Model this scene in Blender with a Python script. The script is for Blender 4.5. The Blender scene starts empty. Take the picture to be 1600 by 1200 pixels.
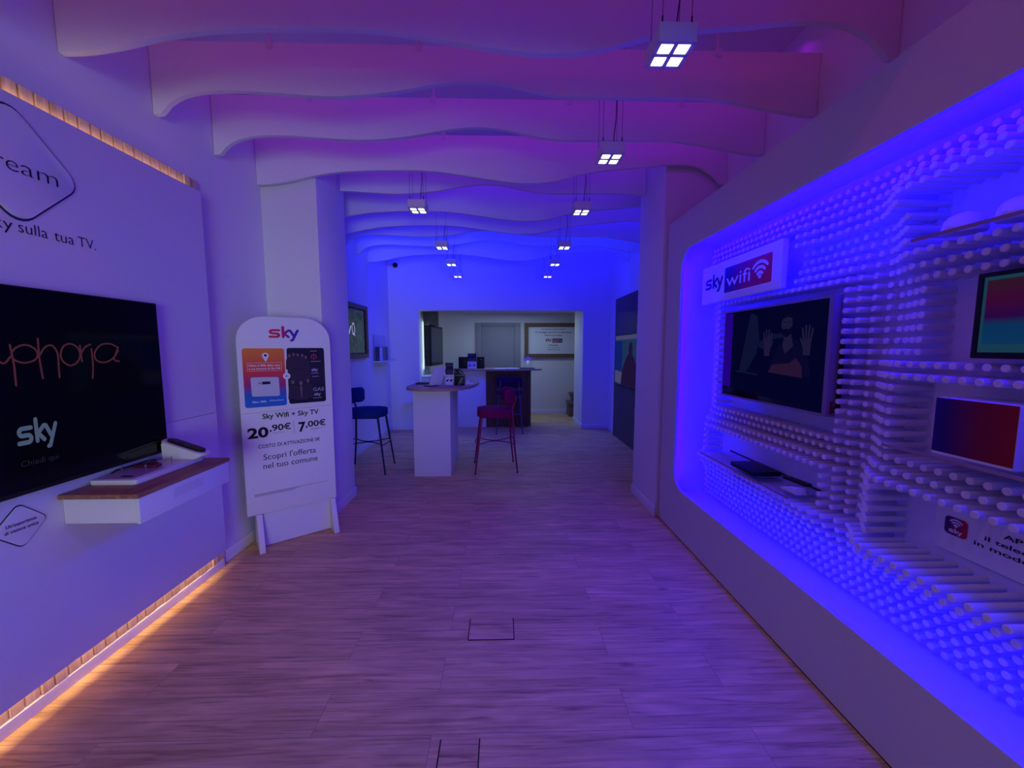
import bpy, bmesh, math, random
from mathutils import Vector, Matrix
random.seed(7)
S = bpy.context.scene
COL = S.collection
PI = math.pi

# ------------------------------------------------------------------ camera, world, exposure
cam = bpy.data.cameras.new('camera')
camo = bpy.data.objects.new('camera', cam)
COL.objects.link(camo)
cam.sensor_width = 36.0
cam.lens = 600.0 / 1600.0 * 36.0
cam.clip_start = 0.02
pitch = math.atan((600 - 544) / 600.0)
yaw = math.atan((800 - 785) / 600.0 * math.cos(pitch))
camo.location = (0, 0, 1.45)
camo.rotation_euler = (PI / 2 - pitch, 0, -yaw)
S.camera = camo
EYE = Vector((0, 0, 1.45))

W = bpy.data.worlds.new('dusk')
W.use_nodes = True
W.node_tree.nodes['Background'].inputs['Color'].default_value = (0.25, 0.32, 0.5, 1)
W.node_tree.nodes['Background'].inputs['Strength'].default_value = 0.25
S.world = W

S.view_settings.view_transform = 'Standard'
S.view_settings.look = 'None'
S.view_settings.exposure = 0.0
S.view_settings.gamma = 1.0
S.view_settings.use_curve_mapping = False
try:
    S.cycles.max_bounces = 8
    S.cycles.diffuse_bounces = 5
    S.cycles.sample_clamp_indirect = 6.0
    S.cycles.caustics_reflective = False
    S.cycles.caustics_refractive = False
except Exception:
    pass


def area(name, loc, aim, sx, sy, power, color, spread=180, along=(1, 0, 0)):
    l = bpy.data.lights.new(name, 'AREA')
    l.shape = 'RECTANGLE'
    l.size = sx
    l.size_y = sy
    l.energy = power
    l.color = color
    l.spread = math.radians(spread)
    o = bpy.data.objects.new(name, l)
    COL.objects.link(o)
    o.location = loc
    # local x stays along the strip
    d = Vector(aim).normalized()
    z = -d
    ref = Vector(along)
    x = (ref - z * ref.dot(z)).normalized()
    y = z.cross(x)
    o.rotation_euler = Matrix((x, y, z)).transposed().to_euler()
    return o


# dusk daylight from the shop front behind the camera
area('shop_front_daylight', (0.55, -4.00, 1.15), (-0.35, 1, 0.05), 2.0, 1.8, 7.2, (0.76, 0.86, 1.0), spread=42)

# two unseen fill spots, added near the camera to brighten the floor and frame
for yy in (0.76, -0.06):
    l = bpy.data.lights.new('lamp_or_fill_beam', 'SPOT')
    l.energy = 8.0
    l.color = (1.0, 0.97, 0.90)
    l.spot_size = math.radians(115)
    l.spot_blend = 0.9
    l.shadow_soft_size = 0.06
    o = bpy.data.objects.new('lamp_or_fill_beam', l)
    COL.objects.link(o)
    o.location = (-0.05, yy, 2.56)

# colour LED strips lying on top of the ceiling baffles (pink at the front, pure blue at the back), after one added fill strip
FINY = [1.82, 2.27, 2.71, 3.15, 3.60, 4.04, 4.49, 4.93, 5.38, 5.82]
STRIP = [
    (0.55, -1.85, 1.75, 3.6, (1.0, 0.06, 0.40)),  # out-of-view strip added to put more pink on the near floor
    (1.45, -1.85, 1.75, 0.9, (0.85, 0.01, 0.62)),
    (1.90, -1.85, 1.75, 0.9, (0.72, 0.01, 0.62)),
    (2.35, -1.85, 1.75, 1.5, (0.45, 0.0, 1.0)),
    (2.79, -1.85, 1.75, 1.8, (0.40, 0.0, 1.0)),
    (3.23, -1.42, 1.27, 2.0, (0.14, 0.0, 1.0)),
    (3.68, -1.42, 1.27, 3.0, (0.07, 0.0, 1.0)),
    (4.12, -1.93, 1.86, 6.0, (0.03, 0.0, 1.0)),
    (4.57, -1.93, 1.86, 8.0, (0.01, 0.0, 1.0)),
    (5.01, -1.93, 1.86, 15.0, (0.0, 0.010, 1.0)),
    (5.46, -1.93, 1.86, 18.0, (0.0, 0.006, 1.0)),
    (5.90, -1.93, 1.86, 30.0, (0.0, 0.0, 1.0)),
]
for (y, x0, x1, e, c) in STRIP:
    area('led_strip', ((x0 + x1) / 2, y, 3.22), (0, 0.55, -1), x1 - x0, 0.05, e, c)

# blue LED tape behind the lip of the dowel display
BLUE = (0.005, 0.0, 1.0)
area('display_led_top', (1.372, 1.15, 2.185), (1, 0, 0.12), 3.4, 0.03, 48.0, BLUE, along=(0, 1, 0))
area('display_led_soffit', (1.47, 1.15, 2.215), (-0.05, 0, -1), 3.4, 0.03, 46.0, BLUE, along=(0, 1, 0))
area('display_led_bottom', (1.366, 1.15, 0.352), (1, 0, -0.05), 3.4, 0.03, 14.0, BLUE, along=(0, 1, 0))
area('display_led_end', (1.372, 2.922, 1.25), (1, 0.25, 0), 0.03, 1.7, 15.0, BLUE)

# warm LED tape behind the white feature panel
WARM = (1.0, 0.62, 0.30)
area('panel_led_top', (-1.846, 0.75, 2.385), (-0.35, 0, 1), 3.3, 0.02, 1.5, WARM, along=(0, 1, 0))
area('panel_led_bottom', (-1.846, 0.75, 0.160), (0.40, 0, -1), 3.3, 0.014, 4.6, WARM, along=(0, 1, 0))

# back office: neutral ceiling light and a cool strip behind the wall screen
area('office_light', (0.2, 7.6, 2.17), (0, 0, -1), 1.6, 0.3, 8.0, (0.56, 0.80, 1.0))
area('office_screen_backlight', (-1.455, 7.35, 1.5), (-1, -0.6, 0), 0.6, 0.9, 3.0, (0.66, 0.90, 1.0), along=(0, 1, 0))


# ------------------------------------------------------------------ materials
def mat(name, col, rough=0.5, metal=0.0, spec=0.5, emit=None, estr=0.0, trans=0.0, ior=1.45, bump=0.0, bscale=60.0, coat=0.0):
    m = bpy.data.materials.new(name)
    m.use_nodes = True
    nt = m.node_tree
    b = nt.nodes['Principled BSDF']
    b.inputs['Base Color'].default_value = (*col, 1)
    b.inputs['Roughness'].default_value = rough
    b.inputs['Metallic'].default_value = metal
    b.inputs['Specular IOR Level'].default_value = spec
    b.inputs['IOR'].default_value = ior
    b.inputs['Transmission Weight'].default_value = trans
    b.inputs['Coat Weight'].default_value = coat
    if emit:
        b.inputs['Emission Color'].default_value = (*emit, 1)
        b.inputs['Emission Strength'].default_value = estr
    # faint procedural mottling so that nothing is a dead flat colour
    n = nt.nodes.new('ShaderNodeTexNoise')
    n.inputs['Scale'].default_value = bscale
    tc = nt.nodes.new('ShaderNodeTexCoord')
    nt.links.new(tc.outputs['Object'], n.inputs['Vector'])
    mx = nt.nodes.new('ShaderNodeMixRGB')
    mx.blend_type = 'MULTIPLY'
    mx.inputs['Color1'].default_value = (*col, 1)
    mx.inputs['Fac'].default_value = 0.06
    nt.links.new(n.outputs['Color'], mx.inputs['Color2'])
    if trans == 0:
        nt.links.new(mx.outputs['Color'], b.inputs['Base Color'])
    if bump > 0:
        bp = nt.nodes.new('ShaderNodeBump')
        bp.inputs['Strength'].default_value = bump
        bp.inputs['Distance'].default_value = 0.002
        nt.links.new(n.outputs['Fac'], bp.inputs['Height'])
        nt.links.new(bp.outputs['Normal'], b.inputs['Normal'])
    return m


def grad(name, axis, stops, rough=0.4, emit=0.0, spec=0.12):
    m = bpy.data.materials.new(name)
    m.use_nodes = True
    nt = m.node_tree
    b = nt.nodes['Principled BSDF']
    tc = nt.nodes.new('ShaderNodeTexCoord')
    sp = nt.nodes.new('ShaderNodeSeparateXYZ')
    nt.links.new(tc.outputs['Generated'], sp.inputs[0])
    r = nt.nodes.new('ShaderNodeValToRGB')
    nt.links.new(sp.outputs[axis], r.inputs[0])
    el = r.color_ramp.elements
    while len(el) < len(stops):
        el.new(0.5)
    for e, (p, c) in zip(el, stops):
        e.position = p
        e.color = (*c, 1)
    if emit:
        b.inputs['Base Color'].default_value = (0.01, 0.01, 0.012, 1)
        nt.links.new(r.outputs[0], b.inputs['Emission Color'])
        b.inputs['Emission Strength'].default_value = emit
        spec = 0.0
    else:
        nt.links.new(r.outputs[0], b.inputs['Base Color'])
    b.inputs['Roughness'].default_value = rough
    b.inputs['Specular IOR Level'].default_value = spec
    return m


def wood(name, c1, c2, axis=1, scale=9.0, rough=0.45, stretch=12.0):
    m = bpy.data.materials.new(name)
    m.use_nodes = True
    nt = m.node_tree
    b = nt.nodes['Principled BSDF']
    tc = nt.nodes.new('ShaderNodeTexCoord')
    mp = nt.nodes.new('ShaderNodeMapping')
    sc = [stretch, stretch, stretch]
    sc[axis] = 1.0
    mp.inputs['Scale'].default_value = sc
    nt.links.new(tc.outputs['Object'], mp.inputs['Vector'])
    n = nt.nodes.new('ShaderNodeTexNoise')
    n.inputs['Scale'].default_value = scale
    n.inputs['Detail'].default_value = 6
    n.inputs['Distortion'].default_value = 0.6
    nt.links.new(mp.outputs[0], n.inputs['Vector'])
    r = nt.nodes.new('ShaderNodeValToRGB')
    r.color_ramp.elements[0].position = 0.3
    r.color_ramp.elements[1].position = 0.72
    r.color_ramp.elements[0].color = (*c1, 1)
    r.color_ramp.elements[1].color = (*c2, 1)
    nt.links.new(n.outputs['Fac'], r.inputs[0])
    nt.links.new(r.outputs[0], b.inputs['Base Color'])
    b.inputs['Roughness'].default_value = rough
    b.inputs['Specular IOR Level'].default_value = 0.25
    return m


def floor_material():
    m = bpy.data.materials.new('vinyl_planks')
    m.use_nodes = True
    nt = m.node_tree
    L = nt.links
    b = nt.nodes['Principled BSDF']
    tc = nt.nodes.new('ShaderNodeTexCoord')
    off = nt.nodes.new('ShaderNodeMapping')
    off.inputs['Location'].default_value = (0.27, 0.115, 0)
    L.new(tc.outputs['Object'], off.inputs['Vector'])
    br = nt.nodes.new('ShaderNodeTexBrick')
    br.offset = 0.37
    br.offset_frequency = 2
    br.squash = 1.0
    br.inputs['Scale'].default_value = 1.0
    br.inputs['Brick Width'].default_value = 1.22
    br.inputs['Row Height'].default_value = 0.18
    br.inputs['Mortar Size'].default_value = 0.0011
    br.inputs['Mortar Smooth'].default_value = 0.4
    br.inputs['Bias'].default_value = 0.0
    br.inputs['Color1'].default_value = (0.0, 0.0, 0.0, 1)
    br.inputs['Color2'].default_value = (1.0, 1.0, 1.0, 1)
    br.inputs['Mortar'].default_value = (0.5, 0.5, 0.5, 1)
    L.new(off.outputs[0], br.inputs['Vector'])
    # grain: noise stretched along the planks, shifted per plank
    shift = nt.nodes.new('ShaderNodeVectorMath')
    shift.operation = 'MULTIPLY_ADD'
    L.new(br.outputs['Color'], shift.inputs[0])
    shift.inputs[1].default_value = (7.3, 3.1, 5.7)
    L.new(tc.outputs['Object'], shift.inputs[2])
    mp = nt.nodes.new('ShaderNodeMapping')
    mp.inputs['Scale'].default_value = (1.5, 38.0, 1.0)
    L.new(shift.outputs[0], mp.inputs['Vector'])
    n1 = nt.nodes.new('ShaderNodeTexNoise')
    n1.inputs['Scale'].default_value = 1.6
    n1.inputs['Detail'].default_value = 9
    n1.inputs['Roughness'].default_value = 0.62
    n1.inputs['Distortion'].default_value = 0.9
    L.new(mp.outputs[0], n1.inputs['Vector'])
    r1 = nt.nodes.new('ShaderNodeValToRGB')
    e = r1.color_ramp.elements
    e[0].position, e[0].color = 0.28, (0.35, 0.20, 0.080, 1)
    e[1].position, e[1].color = 0.74, (0.90, 0.68, 0.30, 1)
    k = e.new(0.48)
    k.color = (0.75, 0.52, 0.20, 1)
    L.new(n1.outputs['Fac'], r1.inputs[0])
    # wide cathedral figure
    mp2 = nt.nodes.new('ShaderNodeMapping')
    mp2.inputs['Scale'].default_value = (1.1, 5.5, 1.0)
    L.new(shift.outputs[0], mp2.inputs['Vector'])
    n2 = nt.nodes.new('ShaderNodeTexNoise')
    n2.inputs['Scale'].default_value = 1.5
    n2.inputs['Detail'].default_value = 3
    n2.inputs['Distortion'].default_value = 1.8
    L.new(mp2.outputs[0], n2.inputs['Vector'])
    r2 = nt.nodes.new('ShaderNodeValToRGB')
    r2.color_ramp.elements[0].position, r2.color_ramp.elements[0].color = 0.3, (0.72, 0.68, 0.66, 1)
    r2.color_ramp.elements[1].position, r2.color_ramp.elements[1].color = 0.66, (1.08, 1.05, 1.05, 1)
    L.new(n2.outputs['Fac'], r2.inputs[0])
    mx = nt.nodes.new('ShaderNodeMixRGB')
    mx.blend_type = 'MULTIPLY'
    mx.inputs['Fac'].default_value = 0.85
    L.new(r1.outputs[0], mx.inputs['Color1'])
    L.new(r2.outputs[0], mx.inputs['Color2'])
    # tone per plank
    r3 = nt.nodes.new('ShaderNodeValToRGB')
    r3.color_ramp.elements[0].color = (0.92, 0.91, 0.91, 1)
    r3.color_ramp.elements[1].color = (1.06, 1.05, 1.05, 1)
    L.new(br.outputs['Color'], r3.inputs[0])
    mx2 = nt.nodes.new('ShaderNodeMixRGB')
    mx2.blend_type = 'MULTIPLY'
    mx2.inputs['Fac'].default_value = 1.0
    L.new(mx.outputs[0], mx2.inputs['Color1'])
    L.new(r3.outputs[0], mx2.inputs['Color2'])
    # knots
    mp3 = nt.nodes.new('ShaderNodeMapping')
    mp3.inputs['Scale'].default_value = (2.2, 5.0, 1.0)
    L.new(shift.outputs[0], mp3.inputs['Vector'])
    vo = nt.nodes.new('ShaderNodeTexVoronoi')
    vo.inputs['Scale'].default_value = 0.9
    L.new(mp3.outputs[0], vo.inputs['Vector'])
    r4 = nt.nodes.new('ShaderNodeValToRGB')
    r4.color_ramp.elements[0].position, r4.color_ramp.elements[0].color = 0.03, (0.35, 0.3, 0.3, 1)
    r4.color_ramp.elements[1].position, r4.color_ramp.elements[1].color = 0.10, (1, 1, 1, 1)
    L.new(vo.outputs['Distance'], r4.inputs[0])
    mx3 = nt.nodes.new('ShaderNodeMixRGB')
    mx3.blend_type = 'MULTIPLY'
    mx3.inputs['Fac'].default_value = 0.7
    L.new(mx2.outputs[0], mx3.inputs['Color1'])
    L.new(r4.outputs[0], mx3.inputs['Color2'])
    # joints
    mx4 = nt.nodes.new('ShaderNodeMixRGB')
    L.new(br.outputs['Fac'], mx4.inputs['Fac'])
    L.new(mx3.outputs[0], mx4.inputs['Color1'])
    mx4.inputs['Color2'].default_value = (0.27, 0.165, 0.10, 1)
    L.new(mx4.outputs[0], b.inputs['Base Color'])
    b.inputs['Roughness'].default_value = 0.46
    b.inputs['Specular IOR Level'].default_value = 0.35
    bp = nt.nodes.new('ShaderNodeBump')
    bp.inputs['Strength'].default_value = 0.12
    bp.inputs['Distance'].default_value = 0.002
    L.new(n1.outputs['Fac'], bp.inputs['Height'])
    L.new(bp.outputs['Normal'], b.inputs['Normal'])
    return m


M = {}
M['paint'] = mat('white_wall_paint', (0.80, 0.80, 0.81), 0.65, spec=0.3, bump=0.05, bscale=180)
M['ceil'] = mat('ceiling_paint', (0.74, 0.74, 0.76), 0.8, spec=0.2)
M['baffle'] = mat('baffle_lacquer', (0.80, 0.79, 0.80), 0.5, spec=0.35)
M['trim'] = mat('white_skirting', (0.80, 0.80, 0.82), 0.4)
M['panelw'] = mat('white_laminate', (0.78, 0.78, 0.80), 0.45, spec=0.4)
M['unit'] = mat('satin_grey_white', (0.62, 0.62, 0.63), 0.5, spec=0.35)
M['recess'] = mat('recess_white_led_tint', (0.68, 0.65, 0.84), 0.6)  # white paint tinted lilac to stand in for the blue LED light
M['dowel'] = mat('white_dowel_led_tint', (0.75, 0.73, 0.83), 0.55, spec=0.3)  # blue of the LED light partly put into the white dowel colour
M['black'] = mat('black_plastic', (0.010, 0.010, 0.012), 0.4, spec=0.25)
M['screen'] = mat('glossy_screen', (0.004, 0.004, 0.006), 0.07, spec=0.5)
M['dark'] = mat('dark_grey_plastic', (0.045, 0.045, 0.055), 0.45)
M['ink'] = mat('navy_ink', (0.015, 0.012, 0.06), 0.6, spec=0.15)
M['inkblack'] = mat('black_ink', (0.010, 0.009, 0.016), 0.6, spec=0.15)
M['inkgrey'] = mat('grey_ink', (0.16, 0.15, 0.20), 0.5)
M['whiteink'] = mat('white_ink', (0.85, 0.85, 0.88), 0.5)
M['steel'] = mat('brushed_steel', (0.55, 0.55, 0.58), 0.3, metal=1.0)
M['wire'] = mat('dark_wire', (0.03, 0.03, 0.04), 0.5)
M['lamp'] = mat('lamp_housing', (0.70, 0.70, 0.72), 0.4)
M['lens'] = mat('lit_led_lens', (0.9, 0.9, 0.9), 0.3, emit=(1.0, 1.0, 0.93), estr=3.0)
M['oak'] = wood('oak_top', (0.20, 0.085, 0.05), (0.42, 0.20, 0.12), axis=1, scale=5)
M['tabletop'] = wood('ash_table', (0.33, 0.22, 0.16), (0.48, 0.34, 0.26), axis=0, scale=5)
M['walnut'] = wood('dark_walnut', (0.085, 0.034, 0.022), (0.165, 0.072, 0.045), axis=2, scale=7)
M['batten'] = wood('pine_batten', (0.50, 0.34, 0.20), (0.74, 0.55, 0.36), axis=2, scale=6)
M['framewood'] = wood('brown_frame', (0.13, 0.075, 0.05), (0.22, 0.135, 0.09), axis=2, scale=6)
M['slat'] = wood('grey_slatted_veneer', (0.085, 0.07, 0.075), (0.15, 0.125, 0.13), axis=2, scale=7, stretch=25)
M['floor'] = floor_material()
M['redfab'] = mat('crimson_fabric', (0.26, 0.006, 0.085), 0.9, spec=0.1, bump=0.25, bscale=500)
M['redmet'] = mat('crimson_metal', (0.33, 0.012, 0.09), 0.45, spec=0.3)
M['bluefab'] = mat('navy_fabric', (0.010, 0.030, 0.17), 0.9, spec=0.1, bump=0.25, bscale=500)
M['bluemet'] = mat('navy_metal', (0.008, 0.014, 0.07), 0.4)
M['violfab'] = mat('violet_blue_fabric', (0.035, 0.013, 0.06), 0.9, spec=0.1, bump=0.25, bscale=500)
M['violmet'] = mat('violet_blue_metal', (0.11, 0.05, 0.17), 0.4)


def clear_mat(name, tint, refl):
    m = bpy.data.materials.new(name)
    m.use_nodes = True
    nt = m.node_tree
    nt.nodes.remove(nt.nodes['Principled BSDF'])
    tr = nt.nodes.new('ShaderNodeBsdfTransparent')
    tr.inputs['Color'].default_value = (*tint, 1)
    gl = nt.nodes.new('ShaderNodeBsdfGlossy')
    gl.inputs['Roughness'].default_value = 0.05
    mx = nt.nodes.new('ShaderNodeMixShader')
    mx.inputs[0].default_value = refl
    nt.links.new(tr.outputs[0], mx.inputs[1])
    nt.links.new(gl.outputs[0], mx.inputs[2])
    nt.links.new(mx.outputs[0], nt.nodes['Material Output'].inputs['Surface'])
    return m


M['acryl'] = clear_mat('clear_acrylic', (0.95, 0.96, 1.0), 0.06)
M['acryledge'] = mat('acrylic_edge', (0.34, 0.22, 0.30), 0.25)
M['grille'] = mat('grille_hole', (0.20, 0.18, 0.26), 0.6)
M['burgundy'] = mat('burgundy_leather', (0.16, 0.008, 0.03), 0.5)
M['rim'] = mat('dark_violet_rim', (0.05, 0.04, 0.13), 0.7, spec=0.1)  # dark violet of the rim plates around the sign boards
M['seam'] = mat('dark_joint', (0.02, 0.012, 0.012), 0.8)
M['card'] = mat('brown_cardboard', (0.20, 0.13, 0.10), 0.8)
M['doorp'] = mat('grey_door_paint', (0.29, 0.28, 0.36), 0.5)
M['red'] = mat('red_ink', (0.62, 0.03, 0.06), 0.5)
M['poster'] = mat('poster_paper', (0.80, 0.82, 0.86), 0.5)

# printed gradients (all left -> right or bottom -> top on the print itself)
M['sky_logo'] = grad('sky_logo_print', 0, [(0.0, (0.72, 0.03, 0.06)), (0.45, (0.55, 0.02, 0.14)), (0.68, (0.10, 0.02, 0.32)), (1.0, (0.03, 0.03, 0.42))])
M['promo_warm'] = grad('promo_poster_print', 2, [(0.0, (0.02, 0.16, 0.62)), (0.22, (0.03, 0.13, 0.50)), (0.36, (0.33, 0.03, 0.20)), (0.60, (0.72, 0.05, 0.06)), (1.0, (0.82, 0.24, 0.03))])
M['wifi_badge'] = grad('wifi_badge_print', 1, [(0.0, (0.62, 0.02, 0.05)), (0.55, (0.34, 0.015, 0.10)), (0.85, (0.035, 0.01, 0.14)), (1.0, (0.02, 0.01, 0.14))])
M['app_badge'] = grad('app_badge_print', 1, [(0.0, (0.52, 0.015, 0.04)), (0.8, (0.08, 0.01, 0.13)), (1.0, (0.05, 0.01, 0.13))])
M['carton'] = grad('carton_print', 1, [(0.0, (0.30, 0.006, 0.02)), (0.4, (0.20, 0.006, 0.04)), (0.85, (0.03, 0.008, 0.14)), (1.0, (0.02, 0.01, 0.22))])
M['extra_badge'] = grad('extra_badge_print', 0, [(0.0, (0.55, 0.03, 0.05)), (0.5, (0.22, 0.02, 0.12)), (1.0, (0.02, 0.02, 0.25))])
M['darkphoto'] = grad('dark_photo_print', 2, [(0.0, (0.012, 0.012, 0.03)), (0.5, (0.03, 0.02, 0.05)), (1.0, (0.018, 0.015, 0.035))])

# lit screens
M['tv_sky'] = mat('lit_logo', (0.01, 0.01, 0.01), 0.4, spec=0.12, emit=(0.16, 0.24, 0.42), estr=0.33)
M['tv_neon'] = mat('lit_neon_script', (0.01, 0.01, 0.01), 0.4, spec=0.12, emit=(0.20, 0.045, 0.075), estr=0.27)
M['tv_dim'] = mat('lit_caption', (0.01, 0.01, 0.01), 0.4, spec=0.12, emit=(0.02, 0.02, 0.05), estr=0.4)
M['vid_bg'] = mat('video_background', (0.004, 0.004, 0.006), 0.12, spec=0.0, emit=(0.0005, 0.0010, 0.016), estr=1.0)
M['vid_haze'] = mat('video_haze', (0.004, 0.004, 0.006), 0.3, spec=0.0, emit=(0.0035, 0.0055, 0.030), estr=1.0)
M['vid_suit'] = mat('video_jacket', (0.004, 0.004, 0.006), 0.3, spec=0.0, emit=(0.002, 0.002, 0.019), estr=1.0)
M['vid_skin'] = mat('video_skin', (0.004, 0.004, 0.006), 0.3, spec=0.0, emit=(0.0105, 0.0085, 0.036), estr=1.0)
M['vid_hair'] = mat('video_hair', (0.004, 0.004, 0.006), 0.3, spec=0.0, emit=(0.0015, 0.0015, 0.012), estr=1.0)
M['vid_fire'] = mat('video_fire', (0.004, 0.004, 0.006), 0.3, spec=0.0, emit=(0.018, 0.006, 0.028), estr=1.0)
M['vid_reflection'] = mat('painted_reflection', (0.004, 0.004, 0.006), 0.3, spec=0.0, emit=(0.015, 0.0, 0.22), estr=1.0)  # glowing blue that imitates a reflection on the screen
M['scr_teal'] = mat('screen_border', (0.004, 0.004, 0.006), 0.2, spec=0.0, emit=(0.008, 0.040, 0.075), estr=1.0)
M['scr_grad'] = grad('screen_picture', 2, [(0.0, (0.002, 0.035, 0.10)), (0.30, (0.002, 0.030, 0.10)), (0.42, (0.020, 0.002, 0.055)), (0.7, (0.042, 0.002, 0.030)), (1.0, (0.026, 0.008, 0.016))], emit=0.9)
M['scr_green'] = mat('screen_sea', (0.004, 0.004, 0.006), 0.2, spec=0.0, emit=(0.010, 0.030, 0.085), estr=1.0)
M['scr_navy'] = mat('screen_navy', (0.004, 0.004, 0.006), 0.2, spec=0.0, emit=(0.004, 0.012, 0.13), estr=1.0)
M['scr_white'] = mat('screen_white', (0.004, 0.004, 0.006), 0.2, spec=0.0, emit=(0.055, 0.055, 0.14), estr=1.0)
M['scr_man'] = mat('screen_figure', (0.004, 0.004, 0.006), 0.2, spec=0.0, emit=(0.012, 0.005, 0.035), estr=1.0)


def leaves_mat():
    m = bpy.data.materials.new('screen_foliage')
    m.use_nodes = True
    nt = m.node_tree
    b = nt.nodes['Principled BSDF']
    tc = nt.nodes.new('ShaderNodeTexCoord')
    n = nt.nodes.new('ShaderNodeTexNoise')
    n.inputs['Scale'].default_value = 26
    n.inputs['Detail'].default_value = 7
    nt.links.new(tc.outputs['Object'], n.inputs['Vector'])
    r = nt.nodes.new('ShaderNodeValToRGB')
    r.color_ramp.elements[0].position, r.color_ramp.elements[0].color = 0.36, (0.004, 0.010, 0.030, 1)
    r.color_ramp.elements[1].position, r.color_ramp.elements[1].color = 0.72, (0.055, 0.105, 0.10, 1)
    nt.links.new(n.outputs['Fac'], r.inputs[0])
    b.inputs['Base Color'].default_value = (0.004, 0.004, 0.006, 1)
    nt.links.new(r.outputs[0], b.inputs['Emission Color'])
    b.inputs['Emission Strength'].default_value = 0.5
    b.inputs['Specular IOR Level'].default_value = 0.1
    b.inputs['Roughness'].default_value = 0.25
    return m


M['leaves'] = leaves_mat()


# ------------------------------------------------------------------ building helpers
class MB:
    """collects shapes in world (or thing-local) coordinates; build() links them as ONE mesh object"""

    def __init__(s):
        s.bm = bmesh.new()

    def _add(s, verts, faces):
        vs = [s.bm.verts.new(v) for v in verts]
        out = []
        for f in faces:
            try:
                out.append(s.bm.faces.new([vs[i] for i in f]))
            except ValueError:
                pass
        return vs, out

    def box(s, x0, x1, y0, y1, z0, z1, bev=0.0, seg=2, xf=None):
        v = [(x, y, z) for x in (x0, x1) for y in (y0, y1) for z in (z0, z1)]
        if xf:
            v = [xf(*p) for p in v]
        f = [(0, 1, 3, 2), (4, 6, 7, 5), (0, 4, 5, 1), (2, 3, 7, 6), (0, 2, 6, 4), (1, 5, 7, 3)]
        vs, fs = s._add(v, f)
        if bev > 0:
            ed = list({e for fc in fs for e in fc.edges})
            bmesh.ops.bevel(s.bm, geom=ed, offset=bev, segments=seg, profile=0.6, affect='EDGES')
        return s

    def prism(s, pts, fn, n0, n1, bev=0.0, seg=2):
        """outline pts (u,v), fn(u,v,n) -> point, from depth n0 to n1"""
        k = len(pts)
        v = [fn(u, w, n0) for u, w in pts] + [fn(u, w, n1) for u, w in pts]
        f = [tuple(range(k))[::-1], tuple(range(k, 2 * k))] + [(i, (i + 1) % k, k + (i + 1) % k, k + i) for i in range(k)]
        vs, fs = s._add(v, f)
        if bev > 0 and len(fs) >= 2:
            ed = list(set(fs[0].edges) | set(fs[1].edges))
            bmesh.ops.bevel(s.bm, geom=ed, offset=bev, segments=seg, profile=0.6, affect='EDGES')
        return s

    def flat(s, polys, fn, n):
        for i, p in enumerate(polys):
            s._add([fn(u, w, n + 0.00006 * i) for u, w in p], [tuple(range(len(p)))])
        return s

    def mesh2d(s, data, fn, n):
        vs, fs = data
        s._add([fn(u, w, n) for u, w in vs], fs)
        return s

    def tube(s, path, r, seg=8, caps=True, radii=None):
        path = [Vector(p) for p in path]
        rings = []
        up = None
        for i, p in enumerate(path):
            a = path[max(0, i - 1)]
            b = path[min(len(path) - 1, i + 1)]
            t = (b - a).normalized()
            if up is None:
                up = Vector((0, 0, 1)) if abs(t.z) < 0.9 else Vector((1, 0, 0))
            x = (up - t * up.dot(t)).normalized()
            y = t.cross(x)
            up = x
            rr = radii[i] if radii else r
            rings.append([p + x * (rr * math.cos(2 * PI * k / seg)) + y * (rr * math.sin(2 * PI * k / seg)) for k in range(seg)])
        v = [q for ring in rings for q in ring]
        f = []
        for i in range(len(rings) - 1):
            for k in range(seg):
                a = i * seg + k
                b = i * seg + (k + 1) % seg
                f.append((a, b, b + seg, a + seg))
        if caps:
            f.append(tuple(range(seg))[::-1])
            f.append(tuple(range((len(rings) - 1) * seg, len(rings) * seg)))
        s._add(v, f)
        return s

    def build(s, name, m, parent=None, smooth=35, loc=None):
        off = Vector(loc) if loc is not None else Vector((0, 0, 0))
        if parent is not None:
            off = Vector(parent.get('_o', (0, 0, 0)))
        me = bpy.data.meshes.new(name)
        if off.length:
            bmesh.ops.translate(s.bm, verts=s.bm.verts, vec=-off)
        bmesh.ops.recalc_face_normals(s.bm, faces=s.bm.faces)
        s.bm.to_mesh(me)
        s.bm.free()
        me.materials.append(m)
        if smooth:
            me.shade_smooth()
            me.set_sharp_from_angle(angle=math.radians(smooth))
        o = bpy.data.objects.new(name, me)
        COL.objects.link(o)
        if parent is not None:
            o.parent = parent
            o['_o'] = tuple(off)
        else:
            o.location = off
            o['_o'] = tuple(off)
        return o


def tag(o, label, cat, group=None, kind=None):
    o['label'] = label
    o['category'] = cat
    if group:
        o['group'] = group
    if kind:
        o['kind'] = kind
    return o


def thing(name, label, cat, loc=(0, 0, 0), group=None):
    o = bpy.data.objects.new(name, None)
    o.empty_display_size = 0.1
    COL.objects.link(o)
    o.location = loc
    o['_o'] = tuple(loc)
    return tag(o, label, cat, group)


def struct(name, mb, m, smooth=35, parent=None):
    o = mb.build(name, m, parent, smooth)
    if parent is None:
        o['kind'] = 'structure'
    return o


def copy_tree(o, parent=None):
    c = o.copy()
    COL.objects.link(c)
    c.parent = parent
    for ch in list(o.children):
        copy_tree(ch, c)
    return c


def fn_frame(O, U, V, N):
    O, U, V, N = Vector(O), Vector(U).normalized(), Vector(V).normalized(), Vector(N).normalized()
    return lambda u, v, n: O + U * u + V * v + N * n


def left_wall(X):      # looking at the left wall: u = Y, v = z, n = out into the room (+X)
    return lambda u, v, n: Vector((X + n, u, v))


def right_wall(X):     # looking at the right wall: u = -Y so that writing runs away from far to near
    return lambda u, v, n: Vector((X - n, -u, v))


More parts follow.
